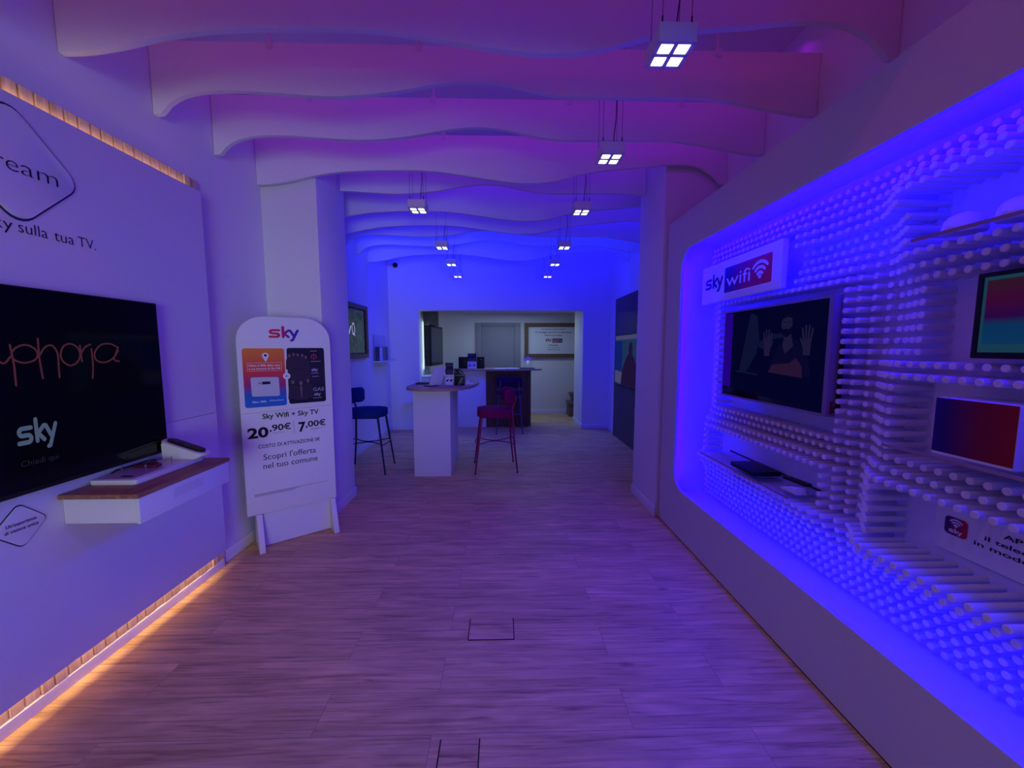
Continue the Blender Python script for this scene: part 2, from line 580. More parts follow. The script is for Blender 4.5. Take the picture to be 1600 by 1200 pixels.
def front_wall(Y):     # a wall facing the camera: u = X, v = z, n = towards the camera
    return lambda u, v, n: Vector((u, Y - n, v))


def rrect(u0, u1, v0, v1, r, seg=6):
    pts = []
    for cx, cy, a0 in ((u1 - r, v0 + r, -90), (u1 - r, v1 - r, 0), (u0 + r, v1 - r, 90), (u0 + r, v0 + r, 180)):
        for k in range(seg + 1):
            a = math.radians(a0 + 90 * k / seg)
            pts.append((cx + r * math.cos(a), cy + r * math.sin(a)))
    return pts


def rpoly(pts, r, seg=5):
    """round the corners of a convex polygon"""
    out = []
    n = len(pts)
    for i in range(n):
        p = Vector(pts[i])
        a = (Vector(pts[i - 1]) - p).normalized()
        b = (Vector(pts[(i + 1) % n]) - p).normalized()
        half = a.angle(b) / 2
        d = r / math.tan(half)
        s0, s1 = p + a * d, p + b * d
        c = p + (a + b).normalized() * (r / math.sin(half))
        a0 = math.atan2((s0 - c).y, (s0 - c).x)
        a1 = math.atan2((s1 - c).y, (s1 - c).x)
        da = (a1 - a0 + PI) % (2 * PI) - PI
        for k in range(seg + 1):
            t = a0 + da * k / seg
            out.append((c.x + r * math.cos(t), c.y + r * math.sin(t)))
    return out


def stroke(pts, w):
    """a polyline as ONE flat outline with mitred bends and round ends"""
    h = w / 2
    P = [Vector(p) for p in pts]
    P = [p for k, p in enumerate(P) if k == 0 or (p - P[k - 1]).length > 1e-6]
    left, right = [], []
    n = len(P)
    for k, p in enumerate(P):
        d0 = (P[k] - P[k - 1]).normalized() if k else (P[1] - P[0]).normalized()
        d1 = (P[k + 1] - P[k]).normalized() if k < n - 1 else d0
        n0, n1 = Vector((-d0.y, d0.x)), Vector((-d1.y, d1.x))
        m = (n0 + n1)
        m = m.normalized() if m.length > 1e-6 else n0
        m = m * (h / max(0.45, m.dot(n0)))
        left.append(p + m)
        right.append(p - m)

    def cap(c, d):
        a = math.atan2(d.y, d.x)
        return [Vector((c.x + h * math.cos(a + t), c.y + h * math.sin(a + t))) for t in (PI / 4, 0, -PI / 4)]

    out = left + cap(P[-1], P[-1] - P[-2]) + right[::-1] + cap(P[0], P[0] - P[1])
    return [[(q.x, q.y) for q in out]]


def arc(cx, cy, r, a0, a1, n=8):
    return [(cx + r * math.cos(math.radians(a0 + (a1 - a0) * k / n)), cy + r * math.sin(math.radians(a0 + (a1 - a0) * k / n))) for k in range(n + 1)]


def sky_word(w=0.30):
    """the three letters of the broadcaster's word mark, x-height 1, origin at the baseline"""
    P = []
    s = [(1.02, 1.0), (0.36, 1.0)] + arc(0.36, 0.765, 0.235, 90, 270, 8) + [(0.74, 0.53)] + arc(0.74, 0.295, 0.235, 90, -90, 8) + [(0.06, 0.06)]
    P += stroke(s, w)
    P += stroke([(1.42, 1.50), (1.42, 0.04)], w)
    P += stroke([(2.02, 1.02), (1.52, 0.55), (1.96, 0.05)], w)
    P += stroke([(2.16, 1.00), (2.52, 0.26)], w)
    P += stroke([(2.96, 1.02), (2.38, -0.42), (2.24, -0.46)], w)
    return P


def wifi_mark(t=0.17):
    P = []
    for r in (1.0, 0.66, 0.33):
        P += stroke(arc(0, 0, r, 135, 45, 9), t if r > 0.4 else t)
    P += stroke([(-0.03, 0.06), (0.03, 0.06)], t * 1.25)
    return P


def fit(polys, u0, u1, v0, v1):
    xs = [p[0] for q in polys for p in q]
    ys = [p[1] for q in polys for p in q]
    ax, bx, ay, by = min(xs), max(xs), min(ys), max(ys)
    return [[(u0 + (x - ax) / (bx - ax) * (u1 - u0), v0 + (y - ay) / (by - ay) * (v1 - v0)) for x, y in q] for q in polys]


def text2d(txt, u0, u1, base, cap, bold=0.0, track=1.0):
    """the built-in typeface as 2-D faces: capital height `cap`, baseline `base`, stretched to span u0..u1"""
    cu = bpy.data.curves.new('t', 'FONT')
    cu.body = txt
    cu.size = 1.0
    cu.offset = bold
    cu.space_character = track
    cu.resolution_u = 3
    o = bpy.data.objects.new('t', cu)
    COL.objects.link(o)
    dg = bpy.context.evaluated_depsgraph_get()
    dg.update()
    ev = o.evaluated_get(dg)
    me = ev.to_mesh()
    vs = [(v.co.x, v.co.y) for v in me.vertices]
    fs = [tuple(p.vertices) for p in me.polygons]
    ev.to_mesh_clear()
    bpy.data.objects.remove(o)
    bpy.data.curves.remove(cu)
    xs = [p[0] for p in vs]
    ax, bx = min(xs), max(xs)
    k = cap / 0.70
    return [(u0 + (x - ax) / (bx - ax) * (u1 - u0), base + y * k) for x, y in vs], fs


def decal(name, data, fn, n, m, parent, label=None):
    mb = MB()
    if isinstance(data, tuple):
        mb.mesh2d(data, fn, n)
    else:
        mb.flat(data, fn, n)
    o = mb.build(name, m, parent, smooth=0)
    if label:
        o['label'] = label
    return o


# ------------------------------------------------------------------ the room
XL, XR = -1.89, 1.78
XLR, XRR = -1.97, 1.90
YB = 6.80
CH = 3.32
struct('floor', MB().box(-2.3, 2.3, -4.3, 8.6, -0.06, 0.0), M['floor'])
struct('ceiling', MB().box(-2.3, 2.3, -4.3, YB + 0.1, CH, CH + 0.06), M['ceil'])
struct('wall_left', MB().box(XL - 0.1, XL, -4.1, 3.18, 0, CH), M['paint'])
struct('wall_left_pillar', MB().box(XL - 0.1, -1.46, 3.18, 3.73, 0, CH, 0.006), M['paint'])
struct('wall_left_rear', MB().box(XLR - 0.1, XLR, 3.73, YB, 0, CH), M['paint'])
struct('wall_right', MB().box(XR, XR + 0.1, -4.1, 3.18, 0, CH), M['paint'])
struct('wall_right_pillar', MB().box(1.31, XRR + 0.1, 3.18, 3.74, 0, CH, 0.006), M['paint'])
struct('wall_right_rear', MB().box(XRR, XRR + 0.1, 3.74, YB, 0, CH), M['paint'])
OPX0, OPX1, OPZ = -1.46, 1.425, 2.106
mb = MB()
mb.box(XLR - 0.1, OPX0, YB, YB + 0.18, 0, CH)
mb.box(OPX1, XRR + 0.1, YB, 7.60, 0, CH)
mb.box(OPX0, OPX1, YB, YB + 0.18, OPZ, CH)
struct('wall_back', mb, M['paint'])
mb = MB()
mb.box(-1.60, -1.50, YB + 0.18, 8.47, 0, 2.3)
mb.box(2.02, 2.12, 7.60, 8.47, 0, 2.3)
mb.box(-1.60, 2.12, 8.47, 8.57, 0, 2.3)
struct('wall_office', mb, M['paint'])
struct('ceiling_office', MB().box(-1.6, 2.12, YB + 0.18, 8.57, 2.20, 2.26), M['ceil'])
# shop front behind the camera: piers, beam and glass
mb = MB()
mb.box(XL - 0.1, -1.75, -4.20, -4.10, 0, CH)
mb.box(1.55, XR + 0.1, -4.20, -4.10, 0, CH)
mb.box(-1.75, 1.55, -4.20, -4.10, 2.75, CH)
struct('wall_front', mb, M['paint'])
struct('window_1', MB().box(-1.75, 1.55, -4.16, -4.15, 0, 2.75), M['acryl'])

struct('added_daylight_blocker', MB().box(XL, XR, 1.12, 1.20, 2.62, CH), M['paint'])  # unseen blocker added to shade the baffles from the shop-front daylight

BH, BT = 0.085, 0.014
mb = MB()
mb.box(XL, XL + BT, 2.53, 3.18 - BT, 0, BH, 0.003)
mb.box(XL, -1.46 + BT, 3.18 - BT, 3.18, 0, BH, 0.003)
mb.box(-1.46, -1.46 + BT, 3.18, 3.73 + BT, 0, BH, 0.003)
mb.box(XLR, -1.46 + BT, 3.73, 3.73 + BT, 0, BH, 0.003)
mb.box(XLR, XLR + BT, 3.73 + BT, YB - BT, 0, BH, 0.003)
struct('baseboard_left', mb, M['trim'])
mb = MB()
mb.box(XLR, OPX0, YB - BT, YB, 0, BH, 0.003)
mb.box(OPX1, XRR, YB - BT, YB, 0, BH, 0.003)
mb.box(OPX1 - BT, OPX1, YB - BT, 7.60, 0, BH, 0.003)
struct('baseboard_back', mb, M['trim'])
mb = MB()
mb.box(1.31 - BT, 1.31, 3.18 - BT, 3.74, 0, BH, 0.003)
mb.box(XRR - BT, XRR, 6.34, YB - BT, 0, BH, 0.003)
struct('baseboard_right', mb, M['trim'])
mb = MB()
mb.box(-1.50, -0.60, 8.47 - BT, 8.47, 0, BH, 0.003)
mb.box(0.41, 2.02, 8.47 - BT, 8.47, 0, BH, 0.003)
struct('baseboard_office', mb, M['trim'])

# door of the back office
mb = MB()
mb.box(-0.585, -0.455, 8.43, 8.47, 0, 2.0, 0.006)
mb.box(0.265, 0.395, 8.43, 8.47, 0, 2.0, 0.006)
mb.box(-0.455, 0.265, 8.43, 8.47, 1.925, 2.0, 0.006)
d1 = struct('door_1', mb, M['doorp'])
MB().box(-0.452, 0.262, 8.445, 8.468, 0.008, 1.922, 0.004).build('door_leaf', M['doorp'], d1)
mb = MB()
mb.tube([(0.20, 8.445, 1.0), (0.20, 8.40, 1.0), (0.09, 8.395, 1.0)], 0.009, 8)
mb.build('door_handle', M['steel'], d1)

# ------------------------------------------------------------------ wavy ceiling baffles
PA = [(-1.88, 2.705), (-1.76, 2.712), (-1.61, 2.738), (-1.46, 2.772), (-1.26, 2.803), (-1.07, 2.816), (-0.82, 2.823), (-0.62, 2.822), (-0.47, 2.813),
      (-0.22, 2.780), (0.03, 2.747), (0.22, 2.736), (0.43, 2.755), (0.68, 2.818), (0.89, 2.847), (1.09, 2.864), (1.32, 2.888), (1.50, 2.885),
      (1.62, 2.850), (1.70, 2.795), (1.745, 2.745), (1.79, 2.742)]
PB = [(-1.88, 2.712), (-1.84, 2.718), (-1.79, 2.772), (-1.70, 2.815), (-1.58, 2.836), (-1.41, 2.840), (-1.20, 2.830), (-0.96, 2.819), (-0.76, 2.828),
      (-0.55, 2.854), (-0.35, 2.890), (-0.17, 2.907), (0.02, 2.897), (0.24, 2.855), (0.41, 2.836), (0.63, 2.838), (0.93, 2.841), (1.15, 2.840),
      (1.33, 2.818), (1.55, 2.782), (1.70, 2.760), (1.79, 2.757)]
PATT = 'ABBABAABBA'


def smooth_profile(P, x0, x1, n=90):
    if x0 < P[0][0] or x1 > P[-1][0]:
        k = (x1 - x0) / (P[-1][0] - P[0][0])
        a = P[0][0]
        P = [(x0 + (x - a) * k, z) for x, z in P]
    out = []
    for i in range(n + 1):
        x = x0 + (x1 - x0) * i / n
        j = 0
        while j < len(P) - 2 and P[j + 1][0] < x:
            j += 1
        p0, p1, p2, p3 = P[max(0, j - 1)], P[j], P[j + 1], P[min(len(P) - 1, j + 2)]
        h = p2[0] - p1[0]
        t = min(1, max(0, (x - p1[0]) / h))
        m1 = (p2[1] - p0[1]) / (p2[0] - p0[0]) * h
        m2 = (p3[1] - p1[1]) / (p3[0] - p1[0]) * h
        z = (2 * t**3 - 3 * t**2 + 1) * p1[1] + (t**3 - 2 * t**2 + t) * m1 + (-2 * t**3 + 3 * t**2) * p2[1] + (t**3 - t**2) * m2
        out.append((x, z))
    return out


BAFFLE_LABEL = [
    'nearest white wavy ceiling baffle, cut off by the top of the photo',
    'second white wavy ceiling baffle from the front, its left end a pointed hook',
    'third white wavy ceiling baffle from the front, behind the second lamp of the right row',
    'fourth white wavy ceiling baffle from the front, against the front faces of both wall pillars',
    'short white wavy ceiling baffle spanning between the two wall pillars',
    'sixth white wavy ceiling baffle from the front, first one behind the wall pillars',
    'seventh white wavy ceiling baffle from the front, second behind the wall pillars',
    'eighth white wavy ceiling baffle from the front, third counted from the back wall',
    'ninth white wavy ceiling baffle, last but one before the blue back wall',
    'last white wavy ceiling baffle, closest to the blue back wall',
]
for i, y in enumerate(FINY):
    x0, x1 = (XL + 0.003, XR - 0.003) if i < 4 else ((-1.457, 1.307) if i == 4 else (XLR + 0.003, XRR - 0.003))
    P = PA if PATT[i] == 'A' else PB
    prof = smooth_profile(P, x0, x1) if i != 4 else [p for p in smooth_profile(P, -1.88, 1.79, 140) if x0 <= p[0] <= x1]
    t = thing('ceiling_baffle', BAFFLE_LABEL[i], 'ceiling baffle', (0, y, 2.72), 'wavy ceiling baffles')
    mb = MB()
    top = 3.085
    T = 0.028
    n = len(prof)
    vs = []
    for (x, z) in prof:
        vs += [(x, y - T / 2, z), (x, y + T / 2, z), (x, y - T / 2, top), (x, y + T / 2, top)]
    fs = []
    for k in range(n - 1):
        a, b = 4 * k, 4 * (k + 1)
        fs += [(a, b, b + 2, a + 2), (a + 1, a + 3, b + 3, b + 1), (a, a + 1, b + 1, b), (a + 2, b + 2, b + 3, a + 3)]
    fs += [(0, 2, 3, 1), (4 * (n - 1), 4 * (n - 1) + 1, 4 * (n - 1) + 3, 4 * (n - 1) + 2)]
    mb._add(vs, fs)
    mb.build('board', M['baffle'], t, 30)
    for hx in (-1.25, -0.45, 0.45, 1.2):
        hb = MB()
        hb.tube([(hx, y, top), (hx, y, CH)], 0.008, 8)
        hb.box(hx - 0.016, hx + 0.016, y - 0.02, y + 0.02, top - 0.03, top + 0.012)
        hb.build('hanger', M['lamp'], t)


# ------------------------------------------------------------------ square hanging lamps
def make_pendant():
    t = thing('pendant_lamp', '', 'lamp', (0, 0, 0), 'square hanging lamps')
    s = 0.070
    mb = MB()
    # housing with four square openings
    mb.box(-s, s, -s, s, 0.012, 0.068, 0.003)
    for a in (-1, 0, 1):
        w = 0.007 if a else 0.008
        c = a * (s - 0.007)
        mb.box(c - w, c + w, -s, s, 0.0, 0.012)
        mb.box(-s, s, c - w, c + w, 0.0, 0.0119)
    hs = mb.build('housing', M['lamp'], t)
    for sx in (-1, 1):
        for sy in (-1, 1):
            MB().box(sx * 0.0325 - 0.022, sx * 0.0325 + 0.022, sy * 0.0325 - 0.022, sy * 0.0325 + 0.022, 0.004, 0.0115, 0.002).build('lens', M['lens'], hs)
            w = MB()
            w.tube([(sx * 0.055, sy * 0.055, 0.068), (sx * 0.055, sy * 0.055, 0.098)], 0.0034, 6)
            w.tube([(sx * 0.055, sy * 0.055, 0.098), (sx * 0.055, sy * 0.055, CH - 2.6)], 0.0012, 5)
            w.build('suspension_wire', M['wire'], t)
    c = MB()
    c.tube([(0.02, 0, 0.066), (0.022, 0, 0.12), (0.034, 0, 0.24), (0.036, 0, 0.45), (0.036, 0, CH - 2.6)], 0.0028, 6)
    c.build('power_cable', M['wire'], t)
    c = MB()
    c.box(-0.075, 0.075, -0.075, 0.075, CH - 2.6 - 0.018, CH - 2.6, 0.003)
    c.build('ceiling_rose', M['lamp'], t)
    return t


PEND = [
    (0.65, 1.58, 'largest square hanging lamp with four lit lenses, nearest at upper right'),
    (0.645, 2.40, 'square hanging lamp with four lit lenses, second from the front in the right row'),
    (0.66, 3.31, 'square hanging lamp in the right row, hanging level with the wall pillars'),
    (-0.69, 3.30, 'square hanging lamp, nearest of the left row, level with the wall pillars'),
    (0.70, 4.45, 'square hanging lamp in the right row, third counted from the back wall'),
    (-0.68, 4.49, 'square hanging lamp in the left row, second from the front, above the white pillar table'),
    (0.715, 5.33, 'square hanging lamp in the right row, last but one before the back wall'),
    (-0.69, 5.37, 'square hanging lamp in the left row, last but one before the back wall'),
    (0.72, 6.22, 'square hanging lamp in the right row, closest to the blue back wall'),
    (-0.705, 6.25, 'square hanging lamp in the left row, closest to the blue back wall'),
]
p0 = make_pendant()
for i, (x, y, lab) in enumerate(PEND):
    o = p0 if i == 0 else copy_tree(p0)
    o.location = (x, y, 2.575)
    o['label'] = lab
    l = bpy.data.lights.new('lamp_or_fill_beam', 'SPOT')
    l.energy = 1.6 if i >= 8 else 0.35
    l.color = (0.95, 0.95, 1.0)
    l.spot_size = math.radians(85)
    l.spot_blend = 0.8
    l.shadow_soft_size = 0.05
    lo = bpy.data.objects.new('lamp_or_fill_beam', l)
    COL.objects.link(lo)
    lo.location = (x, y, 2.565)

# ------------------------------------------------------------------ left: slatted backing and white feature panel
PX = -1.82
t = thing('slatted_backing', 'warm-lit slatted pine backing behind the white feature panel at left', 'wall cladding', (XL, 0.8, 0))
mb = MB()
rr = random.Random(3)
y = -0.9
while y < 2.47:
    w = rr.uniform(0.038, 0.046)
    d = rr.uniform(0.026, 0.033)
    mb.box(XL + 0.0192, XL + d, y, min(y + w, 2.50), 0.054, 2.462)
    y += w + 0.009
mb.build('battens', M['batten'], t)
MB().box(XL + 0.001, XL + 0.019, -0.9, 2.515, 0.054, 2.464).build('backing_board', mat('pale_backing', (0.80, 0.72, 0.62), 0.6), t)
MB().box(XL + 0.001, XL + 0.034, -0.9, 2.49, 0.0, 0.052, 0.002).build('plinth', M['trim'], t)

t = thing('feature_panel', 'large white wall panel at left with dark slogan, behind the big television', 'wall panel', (PX, 0.8, 0.15))
MB().box(PX - 0.018, PX, -0.9, 2.462, 1.0455, 2.39, 0.0015).build('upper_board', M['panelw'], t)
MB().box(PX - 0.018, PX, -0.9, 2.462, 0.126, 1.0435, 0.0015).build('lower_board', M['panelw'], t)
mb = MB()
for yy in (-0.6, 0.3, 1.2, 2.2):
    for zz in (0.35, 1.3, 2.2):
        mb.box(XL + 0.036, PX - 0.018, yy - 0.03, yy + 0.03, zz - 0.03, zz + 0.03)
mb.build('spacer', M['batten'], t)
lw = left_wall(PX)
mb = MB()
for word, a, b in (('Sky', 1.432, 1.522), ('sulla', 1.538, 1.632), ('tua', 1.655, 1.727), ('TV.', 1.743, 1.815)):
    mb.mesh2d(text2d(word, a, b, 1.886, 0.043, -0.006), lw, 0.0012)
mb.build('lettering', M['ink'], t, 0)

t = thing('stream_sign', 'large rounded diamond sign reading Stream, above the left television', 'sign', (PX, 1.55, 2.135))
dia = lambda cy, cz, h, r: rpoly([(cy, cz - h), (cy + h, cz), (cy, cz + h), (cy - h, cz)], r)
dd = dia(1.545, 2.137, 0.222, 0.055)
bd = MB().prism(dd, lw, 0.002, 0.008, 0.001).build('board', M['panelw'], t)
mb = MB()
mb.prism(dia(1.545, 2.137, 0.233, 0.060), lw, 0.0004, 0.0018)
mb.build('dark_rim', M['rim'], t)  # slightly larger dark plate that outlines the board
mb = MB()
for word, a, b in (('st', 1.432, 1.482), ('r', 1.490, 1.511), ('e', 1.516, 1.553), ('am', 1.560, 1.682)):
    mb.mesh2d(text2d(word, a, b, 2.103, 0.058, -0.014), lw, 0.0090)
mb.build('lettering', M['ink'], bd, 0)

t = thing('slogan_tile', 'small rounded diamond tile with two-line slogan, below the left television', 'sign', (PX, 1.44, 0.783))
bd = MB().prism(dia(1.438, 0.783, 0.083, 0.018), lw, 0.0016, 0.005, 0.0008).build('board', M['panelw'], t)
MB().prism(dia(1.438, 0.783, 0.0885, 0.020), lw, 0.0004, 0.0015).build('dark_rim', M['rim'], t)  # dark plate outlining the tile
o = decal('lettering', text2d("Un'esperienza", 1.392, 1.486, 0.790, 0.0125, 0.012), lw, 0.0058, M['ink'], bd)
o = decal('lettering', text2d('di visione unica', 1.387, 1.490, 0.768, 0.0125, 0.012), lw, 0.0058, M['ink'], bd)

# the big television
TX = -1.775
t = thing('television', 'large black wall television at left showing a dim pink title and the sky logo', 'television', (TX, 1.36, 0.905))
MB().box(PX + 0.001, TX - 0.001, 0.62, 2.045, 0.906, 1.678, 0.004).build('casing', M['black'], t)
scr = MB().box(TX - 0.002, TX + 0.0015, 0.626, 2.040, 0.925, 1.673).build('screen', M['screen'], t)
ltv = left_wall(TX + 0.0015)
def curve(pts, n=6, closed=False):
    """Catmull-Rom through the points"""
    P = [Vector(p) for p in pts]
    k = len(P)
    out = []
    for i in range(k if closed else k - 1):
        a, b, c, d = (P[(i + j) % k] if closed else P[min(k - 1, max(0, i + j))] for j in (-1, 0, 1, 2))
        for q in range(n):
            t_ = q / n
            out.append(0.5 * ((2 * b) + (c - a) * t_ + (2 * a - 5 * b + 4 * c - d) * t_**2 + (3 * b - a - 3 * c + d) * t_**3))
    out.append(P[0] if closed else P[-1])
    return [(q.x, q.y) for q in out]


script = []
for pts, cl in (
        ([(1.338, 1.412), (1.374, 1.427), (1.382, 1.455), (1.358, 1.466), (1.338, 1.440), (1.346, 1.402), (1.384, 1.394)], False),
        ([(1.405, 1.470), (1.396, 1.414), (1.412, 1.396), (1.432, 1.420)], False), ([(1.434, 1.462), (1.439, 1.390), (1.438, 1.314)], False),
        ([(1.436, 1.430), (1.452, 1.453), (1.481, 1.462), (1.506, 1.448), (1.514, 1.426), (1.502, 1.405), (1.470, 1.396), (1.443, 1.407)], True),
        ([(1.520, 1.487), (1.518, 1.411), (1.522, 1.334)], False), ([(1.520, 1.423), (1.540, 1.454), (1.565, 1.460), (1.580, 1.428), (1.579, 1.384), (1.578, 1.333)], False),
        ([(1.627, 1.468), (1.653, 1.454), (1.661, 1.424), (1.650, 1.394), (1.622, 1.379), (1.597, 1.396), (1.590, 1.425), (1.603, 1.457)], True),
        ([(1.664, 1.461), (1.666, 1.394)], False), ([(1.665, 1.427), (1.683, 1.454), (1.706, 1.466)], False), ([(1.708, 1.447), (1.708, 1.378), (1.701, 1.320)], False),
        ([(1.823, 1.451), (1.792, 1.469), (1.750, 1.465), (1.721, 1.433), (1.723, 1.399), (1.756, 1.387), (1.796, 1.404), (1.824, 1.440)], False), ([(1.825, 1.455), (1.801, 1.400), (1.824, 1.390)], False)):
    script += stroke(curve(pts, 5, cl), 0.0065)
decal('title_lettering', script, ltv, 0.0006, M['tv_neon'], scr, 'dim pink hand-written title on the screen')
decal('logo_lettering', fit(sky_word(), 1.421, 1.552, 1.062, 1.190), ltv, 0.0006, M['tv_sky'], scr, 'blue-grey sky logo on the screen')
decal('caption_lettering', text2d('Chiedi qui', 1.425, 1.545, 1.012, 0.022), ltv, 0.0006, M['tv_dim'], scr)

# ------------------------------------------------------------------ left: wall shelf and the things on it
t = thing('wall_shelf', 'white drawer-like wall shelf with oak top, below the left television', 'shelf', (-1.66, 1.83, 0.72))
MB().box(PX + 0.001, -1.522, 1.582, 2.088, 0.722, 0.832, 0.002).build('body', M['panelw'], t)
MB().box(-1.5205, -1.504, 1.574, 2.094, 0.722, 0.832, 0.0015).build('front_board', M['panelw'], t)
MB().box(PX + 0.001, -1.496, 1.562, 2.10, 0.8325, 0.853, 0.006, 3).build('top_board', M['oak'], t)
mb = MB()
for a in range(18):
    for b in range(5):
        cy, cz = 1.742 + a * 0.0095 + b * 0.0015, 0.772 + b * 0.0085
        mb._add([(-1.5034, cy + 0.0021 * math.cos(k * PI / 3), cz + 0.0021 * math.sin(k * PI / 3)) for k in range(6)], [tuple(range(6))])
mb.build('speaker_holes', M['grille'], t, 0)

t = thing('display_tray', 'low white display tray on the oak shelf at left', 'tray', (-1.71, 1.87, 0.853))
MB().prism(rrect(-1.805, -1.605, 1.672, 2.062, 0.014), lambda u, v, n: Vector((u, v, 0.8535 + n)), 0, 0.021, 0.002).build('tray_body', M['panelw'], t)
mb = MB()
mb.prism(rrect(-1.79, -1.635, 1.69, 1.86, 0.006), lambda u, v, n: Vector((u, v, 0.8745 + n)), 0, 0.001)
mb.build('printed_sheet', mat('mauve_print', (0.42, 0.36, 0.42), 0.4), t)
mb = MB()
mb.prism(rrect(-1.715, -1.665, 1.716, 1.733, 0.007), lambda u, v, n: Vector((u, v, 0.8755 + n)), 0, 0.0008)
mb.build('printed_mark', M['ink'], t)
mb = MB()
for (x, y) in ((-1.775, 1.79), (-1.665, 1.79), (-1.775, 1.93), (-1.665, 1.93)):
    mb.tube([(x, y, 0.8745), (x, y, 0.905)], 0.002, 6)
    mb.tube([(x, y, 0.9055), (x, y, 0.908)], 0.005, 8)
mb.build('standoff_pins', M['steel'], t)
MB().box(-1.785, -1.655, 1.78, 1.945, 0.8925, 0.8955, 0.001).build('clear_cover', M['acryl'], t)
mb = MB()
mb.prism(rrect(-1.78, -1.67, 1.845, 1.885, 0.008), lambda u, v, n: Vector((u, v, 0.8755 + n)), 0, 0.013, 0.002)
mb.tube([(-1.755, 1.875, 0.879), (-1.76, 1.91, 0.881), (-1.74, 1.93, 0.880), (-1.72, 1.915, 0.880), (-1.73, 1.89, 0.882)], 0.004, 8)
tag(mb.build('key_pouch', M['burgundy']), 'small burgundy leather pouch lying in the tray under a clear cover', 'pouch')
mb = MB()
cp = [(PX + 0.004, 1.735, 0.862), (-1.812, 1.75, 0.865), (-1.800, 1.79, 0.884), (-1.79, 1.85, 0.884), (-1.79, 1.92, 0.886), (-1.775, 1.97, 0.880)]
mb.tube(cp, 0.0035, 7)
tag(mb.build('black_cable', M['black']), 'thin black cable curling onto the display tray from the wall', 'cable')

# sloped cradle with a remote control
t = thing('remote_cradle', 'white sloped cradle on the display tray, holding a black remote', 'holder', (-1.67, 2.015, 0.875))
prof = [(-1.762, 0.8750), (-1.600, 0.8750), (-1.566, 0.888), (-1.566, 0.894), (-1.752, 0.960), (-1.764, 0.958)]
mb = MB()
mb.prism(prof, lambda u, v, n: Vector((u, 1.988 + n, v)), 0, 0.062, 0.003, 3)
mb.build('wedge', M['panelw'], t)
fsl = fn_frame((-1.664, 2.019, 0.9330), (0, 1, 0), (-0.198, 0, 0.0700), (0.0700, 0, 0.198))
MB().prism(rrect(-0.040, 0.040, -0.118, 0.112, 0.034), fsl, -0.003, 0.006, 0.002).build('rim_plate', M['panelw'], t)
t = thing('remote_control', 'slim black remote control lying in the white sloped cradle', 'remote control', fsl(0, 0, 0.007))
rb = MB().prism(rrect(-0.022, 0.022, -0.098, 0.094, 0.021), fsl, 0.0065, 0.0175, 0.004, 3).build('remote_body', M['black'], t)
mb = MB()
for a in range(3):
    for b in range(5):
        mb.prism(rrect(-0.0165 + a * 0.012, -0.0075 + a * 0.012, -0.080 + b * 0.017, -0.071 + b * 0.017, 0.003, 3), fsl, 0.0175, 0.0186)
mb.prism(arc(0, 0.045, 0.013, 0, 345, 16), fsl, 0.0175, 0.0186)
mb.build('buttons', M['dark'], rb)

# ------------------------------------------------------------------ standing promotional board
D = Vector((0.793, 0.609, 0)).normalized()
NN = Vector((D.y, -D.x, 0))
SO = Vector((-1.752, 2.706, 0)) - D * 0.034
st = lambda u, v, n: SO + D * u + Vector((0, 0, v)) + NN * n
t = thing('promo_stand', 'white free-standing promotional board with prices, beside the left wall pillar', 'display stand', SO + D * 0.26)
out = rrect(-0.035, 0.558, 0.258, 1.671, 0.004)
oo = []
u0, u1, v0, v1, R = -0.035, 0.558, 0.258, 1.671, 0.17
oo = [(u0, v0), (u1, v0)]
oo += arc(u1 - R, v1 - R, R, 0, 90, 10) + arc(u0 + R, v1 - R, R, 90, 180, 10)
MB().prism(oo, st, -0.045, 0.0, 0.003).build('board', M['panelw'], t)
for uu in (0.018, 0.512):
    mb = MB()
    mb.prism([(-0.16, 0.0), (0.088, 0.0), (0.092, 0.02), (0.004, 0.2565), (-0.046, 0.2565), (-0.046, 0.33), (-0.10, 0.33), (-0.16, 0.02)],
             lambda a, b, n, uu=uu: st(uu + n, b, a), 0.0, 0.036, 0.002)
    mb.build('foot', M['panelw'], t)
MB().prism(rrect(0.0545, 0.5115, 0.004, 0.256, 0.003), st, -0.040, -0.026).build('kick_board', M['panelw'], t)
FR = 0.0012
decal('sky_lettering', fit(sky_word(), 0.155, 0.348, 1.498, 1.610), st, FR, M['sky_logo'], t, 'red to blue sky logo')
MB().flat([rrect(-0.006, 0.247, 1.034, 1.449, 0.016)], st, FR).build('offer_print', M['promo_warm'], t, 0)
MB().flat([rrect(0.262, 0.513, 1.040, 1.452, 0.016)], st, FR).build('shows_print', M['darkphoto'], t, 0)
n2 = FR + 0.0006
n3 = FR + 0.0012
# left print: pin, boxed slogan, router, claims
pin = arc(0.130, 1.398, 0.020, -35, 215, 14) + [(0.130, 1.352)]
mb = MB()
mb.flat([pin], st, n2)
for seg_ in ([(0.020, 1.347), (0.225, 1.347)], [(0.020, 1.290), (0.225, 1.290)], [(0.020, 1.347), (0.020, 1.290)], [(0.225, 1.347), (0.225, 1.290)]):
    mb.flat(stroke(seg_, 0.0016), st, n2)
mb.mesh2d(text2d('Oltre il 90% delle case', 0.028, 0.217, 1.322, 0.0135, 0.02), st, n2)
mb.mesh2d(text2d('\u00e8 ora raggiunto da Sky Wifi', 0.028, 0.217, 1.300, 0.0125, 0.02), st, n2)
mb.mesh2d(text2d('Fibra 100%', 0.038, 0.120, 1.066, 0.013, 0.02), st, n2)
mb.mesh2d(text2d('Ultraveloce', 0.140, 0.226, 1.070, 0.013, 0.0), st, n2)
mb.build('offer_lettering', M['whiteink'], t, 0)
decal('pin_hole', [arc(0.130, 1.399, 0.009, 0, 340, 12)], st, n3, M['ink'], t)
